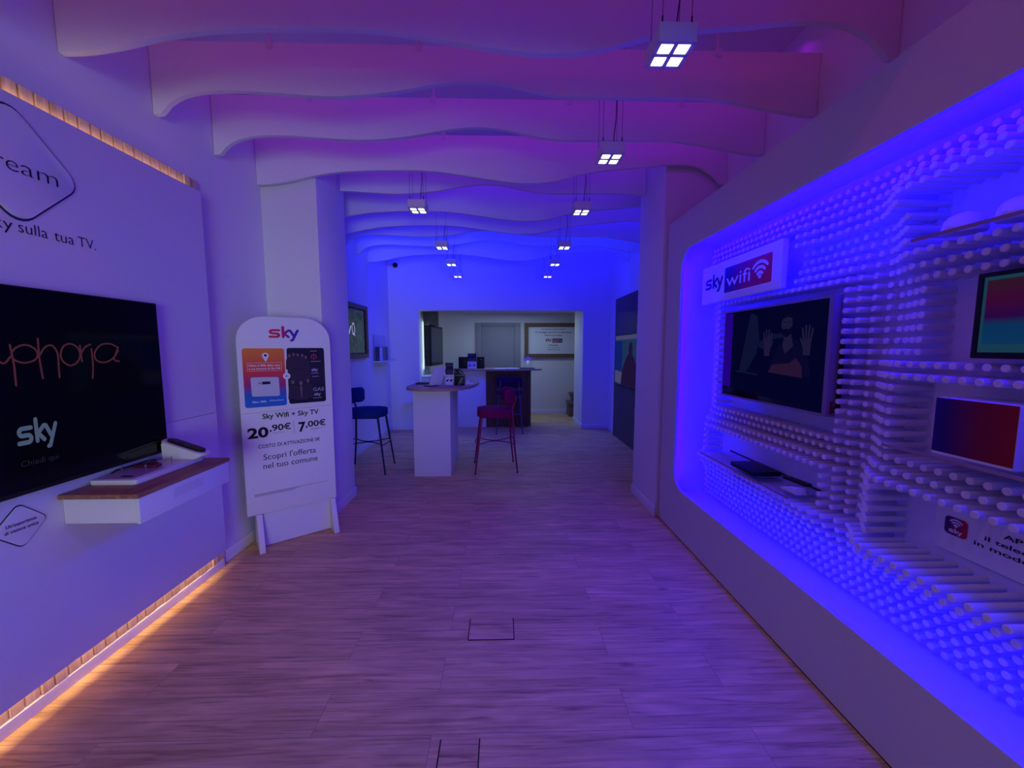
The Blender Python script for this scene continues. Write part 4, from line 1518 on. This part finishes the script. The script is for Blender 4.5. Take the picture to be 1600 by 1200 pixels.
# ------------------------------------------------------------------ pillar table and its things
t = thing('pillar_table', 'high table with rounded wooden top on a white box pillar, centre', 'table', (-0.72, 4.7, 0))
tt = [(-1.085, 4.36), (-1.03, 4.21), (-0.92, 4.125), (-0.78, 4.105), (-0.60, 4.105), (-0.46, 4.20), (-0.36, 4.42), (-0.31, 4.72), (-0.305, 4.95),
      (-0.345, 5.20), (-0.46, 5.38), (-0.64, 5.42), (-0.85, 5.32), (-1.0, 5.05), (-1.075, 4.72)]
ptsm = []
nT = len(tt)
for i in range(nT):
    a, b, c, d = (Vector(tt[(i + k - 1) % nT]) for k in range(4))
    for k in range(5):
        s_ = k / 5
        q = 0.5 * ((2 * b) + (c - a) * s_ + (2 * a - 5 * b + 4 * c - d) * s_**2 + (3 * b - a - 3 * c + d) * s_**3)
        ptsm.append((q.x, q.y))
ft = lambda u, v, n: Vector((u, v, n))
MB().prism(ptsm, ft, 0.988, 1.018, 0.007, 3).build('table_top', M['tabletop'], t, 50)
MB().box(-0.998, -0.585, 4.262, 5.00, 0.0, 0.9875, 0.004).build('pillar', M['panelw'], t)
TZ = 1.0185

fr_ = fn_frame((-0.800, 4.40, TZ + 0.012), (0.93, 0.36, 0), (0.06, -0.02, 1), (0.36, -0.93, 0))
t = thing('tablet_stand', 'white tilted back of a tablet on dark foot, left end of the pillar table', 'tablet', (-0.78, 4.44, TZ))
fa = fn_frame((-0.835, 4.36, TZ + 0.004), (0.82, 0.57, 0), (0.28, 0.02, 0.96), (0.5, -0.86, 0))
MB().prism(rrect(0.0, 0.150, 0.0, 0.225, 0.008), fa, -0.012, 0.0, 0.002).build('tablet_body', mat('white_glass', (0.70, 0.68, 0.74), 0.3), t)
MB().prism(rrect(0.006, 0.144, 0.006, 0.219, 0.004), fa, -0.0135, -0.0122).build('tablet_screen', M['screen'], t)
mb = MB()
mb.prism([(-0.90, 4.37), (-0.83, 4.34), (-0.74, 4.40), (-0.73, 4.50), (-0.80, 4.56), (-0.89, 4.50)], ft, TZ, TZ + 0.008, 0.002)
mb.build('stand_foot', M['black'], t)
mb = MB()
mb.box(-1.04, -0.86, 4.60, 4.74, TZ, TZ + 0.014, 0.003)
k_o = thing('keyboard', 'low dark keyboard tray at the left back end of the pillar table', 'keyboard', (-0.95, 4.67, TZ))
mb.build('keyboard_body', M['dark'], k_o)
mb = MB()
for a in range(8):
    for b in range(4):
        mb.box(-1.032 + a * 0.021, -1.015 + a * 0.021, 4.612 + b * 0.031, 4.636 + b * 0.031, TZ + 0.014, TZ + 0.018)
mb.build('keys', M['black'], k_o)


def leaflet_holder(label, x0, x1, y, z0, h, group):
    w = x1 - x0
    t = thing('leaflet_holder', label, 'leaflet holder', ((x0 + x1) / 2, y, z0), group)
    fl = fn_frame((x0, y, z0 + 0.003), (1, 0, 0), (0, 0.13, 0.99), (0, -1, 0.13))
    mb = MB()
    mb.prism(rrect(-0.002, w + 0.002, -0.002, h, 0.004), fl, -0.005, -0.001)
    mb.box(x0 - 0.004, x1 + 0.004, y - 0.05, y + 0.07, z0, z0 + 0.003)
    mb.build('acrylic_back', M['acryl'], t)
    MB().flat([[(0, h * 0.47), (w, h * 0.47), (w, h * 0.985), (0, h * 0.985)]], fl, 0.0).build('photo_print', M['darkphoto'], t, 0)
    MB().flat([[(0, 0.004), (w, 0.004), (w, h * 0.465), (0, h * 0.465)]], fl, 0.0).build('white_print', mat('leaflet_white', (0.72, 0.72, 0.78), 0.5), t, 0)
    mb = MB()
    mb.flat([[(w * 0.12, h * 0.14), (w * 0.42, h * 0.20), (w * 0.42, h * 0.28), (w * 0.12, h * 0.22)], [(w * 0.62, h * 0.16), (w * 0.88, h * 0.18), (w * 0.88, h * 0.27), (w * 0.62, h * 0.25)]], fl, 0.0008)
    for k in range(2):
        for q in (0.14, 0.62):
            mb.flat(stroke([(w * q, h * (0.40 - 0.04 * k)), (w * (q + 0.22), h * (0.40 - 0.04 * k))], 0.004), fl, 0.0008)
    mb.build('printed_marks', M['ink'], t, 0)
    mb = MB()
    mb.flat(stroke([(w * 0.1, h * 0.88), (w * 0.9, h * 0.88)], 0.012), fl, 0.0008)
    for k in range(4):
        mb.flat([[(w * (0.12 + 0.2 * k), h * 0.50), (w * (0.24 + 0.2 * k), h * 0.50), (w * (0.22 + 0.2 * k), h * (0.66 + 0.03 * (k % 2))), (w * (0.15 + 0.2 * k), h * (0.68 + 0.03 * (k % 2)))]], fl, 0.0008)
    mb.build('photo_detail', mat('photo_grey', (0.10, 0.09, 0.17), 0.5), t, 0)


leaflet_holder('upright leaflet in a clear holder on the pillar table', -0.662, -0.572, 4.44, TZ, 0.265, 'leaflet holders')
# gift box with pale ribbons
t = thing('gift_box', 'black patterned box with pale lines on the pillar table, beside the leaflet', 'box', (-0.50, 4.52, TZ))
MB().box(-0.563, -0.445, 4.47, 4.58, TZ, TZ + 0.120, 0.004).build('box_body', M['black'], t)
mb = MB()
mb.prism([(-0.567, TZ + 0.1205), (-0.455, TZ + 0.1205), (-0.475, TZ + 0.175), (-0.500, TZ + 0.190), (-0.560, TZ + 0.188)], lambda u, v, n: Vector((u, 4.475 + n, v)), 0, 0.09, 0.003)
mb.build('box_lid', M['black'], t)
mb = MB()
fb = front_wall(4.47)
mb.flat(stroke([(-0.515, TZ + 0.01), (-0.49, TZ + 0.06), (-0.462, TZ + 0.085)], 0.005) + stroke([(-0.50, TZ + 0.005), (-0.468, TZ + 0.055)], 0.004) + stroke([(-0.561, TZ + 0.118), (-0.447, TZ + 0.118)], 0.004), fb, 0.0008)
fb2 = front_wall(4.475)
mb.flat(stroke([(-0.50, TZ + 0.165), (-0.478, TZ + 0.14), (-0.462, TZ + 0.128)], 0.006) + stroke([(-0.55, TZ + 0.17), (-0.54, TZ + 0.14)], 0.004), fb2, 0.0008)
mb.build('pale_lines', mat('silver_ink', (0.50, 0.50, 0.55), 0.4), t, 0)
mb = MB()
mb.prism([(0, 0), (0.05, 0), (0.012, 0.045), (0, 0.05)], lambda u, v, n: Vector((-0.432 + u, 4.60 + n, TZ + v)), 0, 0.06, 0.001)
tag(mb.build('card_holder', M['panelw']), 'tiny white wedge card holder on the pillar table behind the black box', 'holder')
tag(MB().box(-0.56, -0.36, 4.56, 4.76, TZ, TZ + 0.003, xf=lambda x, y, z: (x + 0.06 * (y - 4.56), y, z)).build('paper_sheet', M['whiteink']), 'white sheets of paper lying at the right end of the pillar table', 'paper', 'loose paper on the tables')

# ------------------------------------------------------------------ left rear wall: framed screen, leaflet shelf
FXL = XLR
t = thing('framed_screen', 'brown-framed screen with green foliage and sky Q logo on rear left wall', 'screen', (FXL, 5.1, 1.33))
lf = left_wall(FXL)
frame_mesh(rrect(4.42, 5.612, 1.315, 2.035, 0.003, 3), rrect(4.478, 5.552, 1.373, 1.978, 0.002, 3), lf, 0.002, 0.045).build('frame', M['framewood'], t, 30)
MB().box(FXL + 0.003, FXL + 0.024, 4.476, 5.554, 1.371, 1.980).build('screen_body', M['black'], t)
MB().flat([[(4.50, 1.390), (5.500, 1.390), (5.500, 1.960), (4.50, 1.960)]], lf, 0.0252).build('screen_picture', M['leaves'], t, 0)
mb = MB()
mb.flat(fit(sky_word(0.16), 4.56, 5.035, 1.580, 1.790), lf, 0.0262)
mb.flat(stroke([(5.105 + 0.042 * math.cos(2 * PI * k / 20), 1.702 + 0.074 * math.sin(2 * PI * k / 20)) for k in range(21)], 0.015), lf, 0.0262)
mb.flat(stroke([(5.115, 1.650), (5.150, 1.615)], 0.015), lf, 0.0262)
mb.build('logo_lettering', mat('lit_white_logo', (0.01, 0.01, 0.01), 0.4, emit=(0.30, 0.34, 0.62), estr=1.0), t, 0)

t = thing('wall_ledge', 'little white ledge on the rear left wall, carrying a leaflet dispenser', 'shelf', (FXL, 6.2, 1.235))
MB().box(FXL + 0.001, FXL + 0.155, 5.90, 6.60, 1.236, 1.252, 0.003).build('ledge_board', M['panelw'], t)
MB().box(FXL + 0.001, FXL + 0.012, 5.95, 6.55, 1.19, 1.2355).build('ledge_bracket', M['panelw'], t)
t = thing('leaflet_dispenser', 'clear leaflet dispenser against the rear left wall, on the white ledge', 'leaflet holder', (FXL + 0.06, 6.2, 1.2525))
mb = MB()
mb.box(FXL + 0.006, FXL + 0.010, 5.92, 6.52, 1.2525, 1.655)
mb.box(FXL + 0.090, FXL + 0.093, 5.92, 6.52, 1.2525, 1.48)
mb.box(FXL + 0.010, FXL + 0.090, 5.92, 5.924, 1.2525, 1.56)
mb.box(FXL + 0.010, FXL + 0.090, 6.516, 6.52, 1.2525, 1.56)
mb.build('acrylic_case', M['acryl'], t)
MB().box(FXL + 0.0115, FXL + 0.0135, 5.94, 6.50, 1.254, 1.645).build('back_card', mat('lilac_card', (0.55, 0.55, 0.68), 0.5), t)
for k, (ya, m_, h) in enumerate(((5.94, M['ink'], 1.47), (6.085, M['whiteink'], 1.455), (6.23, M['inkgrey'], 1.465), (6.375, M['dark'], 1.47))):
    lab = ('navy', 'white', 'grey', 'black')[k]
    tag(MB().box(FXL + 0.030, FXL + 0.055, ya, ya + 0.12, 1.2535, h).build('leaflet_stack', m_), lab + ' stack of leaflets in the clear dispenser on the rear left wall', 'leaflets', 'leaflets in the wall dispenser')

mb = MB()
mb.prism([(-1.735, 0.470), (-1.60, 0.475), (-1.575, 0.520), (-1.60, 0.545), (-1.64, 0.510), (-1.735, 0.482)], front_wall(YB), 0.001, 0.10, 0.003)
tag(mb.build('wall_bracket', M['panelw']), 'small white bracket low on the back wall, left of the pillar table', 'bracket')

# camera on the back wall
t = thing('security_camera', 'small security camera high on the back wall at left', 'camera', (-1.83, YB, 2.86))
mb = MB()
mb.tube([(-1.83, YB - 0.001, 2.865), (-1.83, YB - 0.03, 2.865)], 0.050, 16)
mb.build('base', M['unit'], t)
mb = MB()
s = 16
vs, fs = [], []
for i in range(7):
    a = i / 6 * PI / 2
    for k in range(s):
        vs.append((-1.83 + 0.043 * math.cos(a) * math.cos(2 * PI * k / s), YB - 0.030 - 0.043 * math.sin(a), 2.865 + 0.043 * math.cos(a) * math.sin(2 * PI * k / s)))
for i in range(6):
    for k in range(s):
        fs.append((i * s + k, i * s + (k + 1) % s, (i + 1) * s + (k + 1) % s, (i + 1) * s + k))
mb._add(vs, fs)
mb.build('dome', M['black'], t, 60)
tag(MB().box(-1.93, -1.895, YB - 0.05, YB - 0.001, 2.86, 2.95, 0.004).build('motion_sensor', M['unit']), 'tiny sensor box beside the security camera on the back wall', 'sensor')

# ------------------------------------------------------------------ right rear wall: slatted panel with a screen
t = thing('slatted_cladding', 'dark grey slatted wall cladding on the rear right wall, behind a screen', 'wall cladding', (1.88, 5.4, 0))
MB().box(1.868, XRR - 0.001, 4.2, 6.33, 0.0, 2.245).build('panel_board', M['slat'], t)
mb = MB()
y = 4.2
while y < 6.325:
    mb.box(1.856, 1.8675, y, min(y + 0.034, 6.33), 0.002, 2.243)
    y += 0.042
mb.build('slats', M['slat'], t)
t = thing('rear_screen', 'wall screen on the dark slatted panel showing a dark figure', 'screen', (1.85, 5.5, 0.86))
r3 = right_wall(1.835)
MB().box(1.8355, 1.8545, 4.85, 6.225, 0.858, 1.660, 0.002).build('casing', M['black'], t)
mb = MB().flat([[(-6.205, 0.885), (-4.87, 0.885), (-4.87, 1.642), (-6.205, 1.642)]], r3, 0.0005)
mb.build('screen_sea', M['scr_green'], t, 0)
decal('screen_navy', [[(-6.205, 1.10), (-5.86, 1.10), (-5.86, 1.56), (-6.205, 1.56)]], r3, 0.0011, M['scr_navy'], t)
decal('screen_banner', [[(-6.205, 1.58), (-4.87, 1.58), (-4.87, 1.642), (-6.205, 1.642)], [(-6.205, 0.92), (-5.88, 0.90), (-5.84, 1.08), (-6.205, 1.10)]], r3, 0.0013, M['scr_white'], t)
fig = [(-5.90, 0.886), (-5.10, 0.886), (-5.15, 1.15), (-5.33, 1.32), (-5.42, 1.38), (-5.52, 1.38), (-5.66, 1.31), (-5.84, 1.12)]
decal('screen_figure', [fig, [(-5.47 + 0.085 * math.cos(k * PI / 8), 1.44 + 0.10 * math.sin(k * PI / 8)) for k in range(16)]], r3, 0.0017, M['scr_man'], t)

# ------------------------------------------------------------------ desk in the opening
t = thing('reception_desk', 'long desk with thin wooden top in the back opening', 'desk', (-0.1, 7.3, 0))
dt = [(-1.02, 7.12), (-0.95, 6.96), (-0.7, 6.90), (0.2, 6.90), (0.52, 6.93), (0.70, 7.02), (0.74, 7.12), (0.66, 7.28), (0.45, 7.45), (0.0, 7.52), (-0.7, 7.52), (-0.98, 7.40)]
MB().prism(rpoly(dt, 0.04, 4), ft, 1.043, 1.070, 0.006, 2).build('desk_top', M['tabletop'], t)
MB().box(-0.86, -0.302, 7.0, 7.42, 0.0, 1.0425, 0.003).build('white_side', M['panelw'], t)
o = MB()
base = [(-0.300, 7.0)] + [(0.53 - 0.11 + 0.11 * math.cos(math.radians(a)), 7.11 + 0.11 * math.sin(math.radians(a))) for a in range(-90, 1, 10)] + [(0.53, 7.42), (-0.300, 7.42)]
o.prism(base, ft, 0.0, 1.0425)
o.build('walnut_front', M['walnut'], t, 30)
DZ = 1.0705
for (x0, x1, lab) in ((-0.815, -0.645, 'left'), (-0.475, -0.340, 'right')):
    t = thing('black_carton', 'black cardboard box on the desk, %s of the upright leaflet' % lab, 'box', ((x0 + x1) / 2, 7.25, DZ), 'black boxes on the desk')
    MB().box(x0, x1, 7.18, 7.33, DZ, DZ + 0.215, 0.003).build('box_body', M['black'], t)
    if lab == 'right':
        MB().box(x0 + 0.055, x0 + 0.095, 7.1785, 7.1798, DZ + 0.165, DZ + 0.178).build('logo', M['inkgrey'], t)
    else:
        MB().box(x0 - 0.004, x0 - 0.0005, 7.18, 7.33, DZ, DZ + 0.21).build('pale_edge', mat('pale_edge', (0.45, 0.45, 0.5), 0.5), t)
leaflet_holder('upright leaflet in a clear holder on the desk between two black boxes', -0.640, -0.480, 7.08, DZ, 0.285, 'leaflet holders')
tag(MB().box(-0.15, 0.06, 7.0, 7.22, DZ, DZ + 0.006).build('paper_sheet', M['whiteink']), 'white sheet of paper on the desk, left one of two', 'paper', 'loose paper on the tables')
tag(MB().box(0.08, 0.27, 7.02, 7.24, DZ, DZ + 0.010).build('paper_pad', M['whiteink']), 'thin white paper pad on the desk, right one of two', 'paper', 'loose paper on the tables')
t = thing('desk_mat', 'flat dark mat on the right end of the desk', 'desk mat', (0.46, 7.15, DZ))
MB().prism(rrect(0.32, 0.60, 7.04, 7.26, 0.02), ft, DZ, DZ + 0.012, 0.003).build('mat_body', M['black'], t)
t = thing('acrylic_plaque', 'clear acrylic plaque with white sky letters seen from behind, on the desk', 'sign', (0.47, 7.16, DZ + 0.012))
MB().box(0.385, 0.560, 7.150, 7.156, DZ + 0.0125, DZ + 0.235, 0.002).build('plate', M['acryl'], t)
MB().box(0.375, 0.570, 7.12, 7.19, DZ + 0.0122, DZ + 0.020, 0.002).build('plate_foot', M['acryl'], t)
decal('sky_lettering', [[(0.47 - (p[0] - 0.47), p[1]) for p in q] for q in fit(sky_word(0.36), 0.390, 0.552, DZ + 0.125, DZ + 0.232)], front_wall(7.149), 0.0, M['whiteink'], t)

# ------------------------------------------------------------------ back office
t = thing('office_poster', 'brown-framed white poster reading sky extra on the office back wall', 'poster', (1.2, 8.47, 1.25))
fo = front_wall(8.47)
frame_mesh(rrect(0.485, 2.00, 1.245, 1.995, 0.004, 3), rrect(0.565, 1.92, 1.325, 1.920, 0.003, 3), fo, 0.001, 0.06).build('frame', M['framewood'], t, 30)
MB().box(0.566, 1.919, 8.452, 8.468, 1.326, 1.919).build('sheet', M['poster'], t)
fs_ = front_wall(8.452)
mb = MB()
mb.mesh2d(text2d('Con Sky Extra scopri il mondo', 0.86, 1.37, 1.850, 0.030, 0.01), fs_, 0.0015)
mb.mesh2d(text2d('di vantaggi esclusivi ed esperienze', 0.72, 1.52, 1.783, 0.030, 0.01), fs_, 0.0015)
mb.mesh2d(text2d('dedicate a te nel tempo', 0.92, 1.31, 1.718, 0.030, 0.01), fs_, 0.0015)
mb.flat(fit(sky_word(0.28), 0.945, 1.075, 1.580, 1.672), fs_, 0.0015)
for (v, a, b) in ((1.515, 1.02, 1.22), (1.455, 1.0, 1.25), (1.413, 0.98, 1.28)):
    mb.flat(stroke([(a, v), (b, v)], 0.012 if v > 1.5 else 0.006), fs_, 0.0015)
mb.build('lettering', M['ink'], t, 0)
MB().flat([rrect(1.095, 1.315, 1.570, 1.660, 0.010)], fs_, 0.0015).build('badge', M['extra_badge'], t, 0)
decal('badge_lettering', text2d('extra', 1.112, 1.300, 1.590, 0.060, 0.01), fs_, 0.0025, mat('pink_ink', (0.6, 0.45, 0.55), 0.5), t)

ang = fn_frame((-1.435, 7.18, 0), (0.10, 0.83, 0), (0, 0, 1), (0.83, -0.10, 0))
t = thing('office_television', 'dark wall television seen edge-on at the left of the back office', 'television', (-1.4, 7.5, 1.12))
MB().prism(rrect(0.0, 0.80, 1.118, 1.868, 0.006, 3), ang, 0.0, 0.115, 0.003).build('casing', M['black'], t)
MB().prism(rrect(0.03, 0.77, 1.175, 1.84, 0.003, 3), ang, 0.1152, 0.117).build('screen', mat('grey_screen', (0.05, 0.055, 0.085), 0.25), t)
MB().prism(rrect(0.30, 0.55, 1.35, 1.60, 0.003, 3), ang, -0.045, -0.0005).build('wall_mount', M['black'], t)
t = thing('office_sign', 'dark square sign with a pale outlined emblem above the office television', 'sign', (-1.4, 7.5, 1.88))
MB().prism(rrect(0.0, 0.62, 1.885, 2.19, 0.004, 3), ang, 0.0, 0.085, 0.003).build('sign_body', M['dark'], t)
mb = MB()
for s_ in ([(0.12, 1.93), (0.50, 1.93)], [(0.12, 2.16), (0.50, 2.16)], [(0.12, 1.93), (0.12, 2.16)], [(0.50, 1.93), (0.50, 2.16)]):
    mb.flat(stroke(s_, 0.008), ang, 0.0862)
mb.flat(stroke([(0.24, 2.0), (0.24, 2.09)], 0.012) + stroke([(0.36, 2.0), (0.36, 2.09)], 0.012) + stroke([(0.24, 2.05), (0.36, 2.05)], 0.012), ang, 0.0862)
mb.build('emblem', mat('grey_line', (0.25, 0.25, 0.30), 0.5), t, 0)
t = thing('office_cabinet', 'low white cabinet below the office television', 'cabinet', (-1.3, 7.5, 0))
MB().box(-1.495, -1.10, 7.12, 8.1, 0.0, 0.915, 0.003).build('cabinet_body', M['panelw'], t)
MB().box(-1.497, -1.085, 7.10, 8.12, 0.9155, 0.938, 0.003).build('cabinet_top', M['panelw'], t)
MB().box(-1.0998, -1.092, 7.15, 7.60, 0.05, 0.90).build('door', M['panelw'], t)
MB().box(-1.0998, -1.092, 7.615, 8.07, 0.05, 0.90).build('door', M['panelw'], t)
tag(MB().box(-1.30, -1.25, 7.25, 7.31, 0.9385, 1.03, 0.006).build('small_speaker', M['dark']), 'small dark device standing on the white office cabinet', 'device')
t = thing('cardboard_box', 'brown cardboard box on the office floor, lower of two beside the doorway', 'box', (1.55, 8.2, 0), 'brown boxes in the office')
MB().box(1.415, 1.80, 8.02, 8.38, 0.0, 0.30, 0.01).build('box_body', M['card'], t)
MB().box(1.40, 1.815, 8.005, 8.395, 0.245, 0.312, 0.004).build('box_lid', M['card'], t)
t = thing('cardboard_box', 'slim brown cardboard box leaning on top of a wider one beside the doorway', 'box', (1.6, 8.2, 0.312), 'brown boxes in the office')
MB().prism([(1.50, 0.3125), (1.78, 0.3125), (1.72, 0.50), (1.435, 0.50)], lambda u, v, n: Vector((u, 8.08 + n, v)), 0, 0.22, 0.004).build('box_body', M['card'], t)
MB().box(1.52, 1.60, 8.078, 8.0795, 0.38, 0.44).build('box_label', M['dark'], t)

for o in bpy.data.objects:
    if '_o' in o:
        del o['_o']
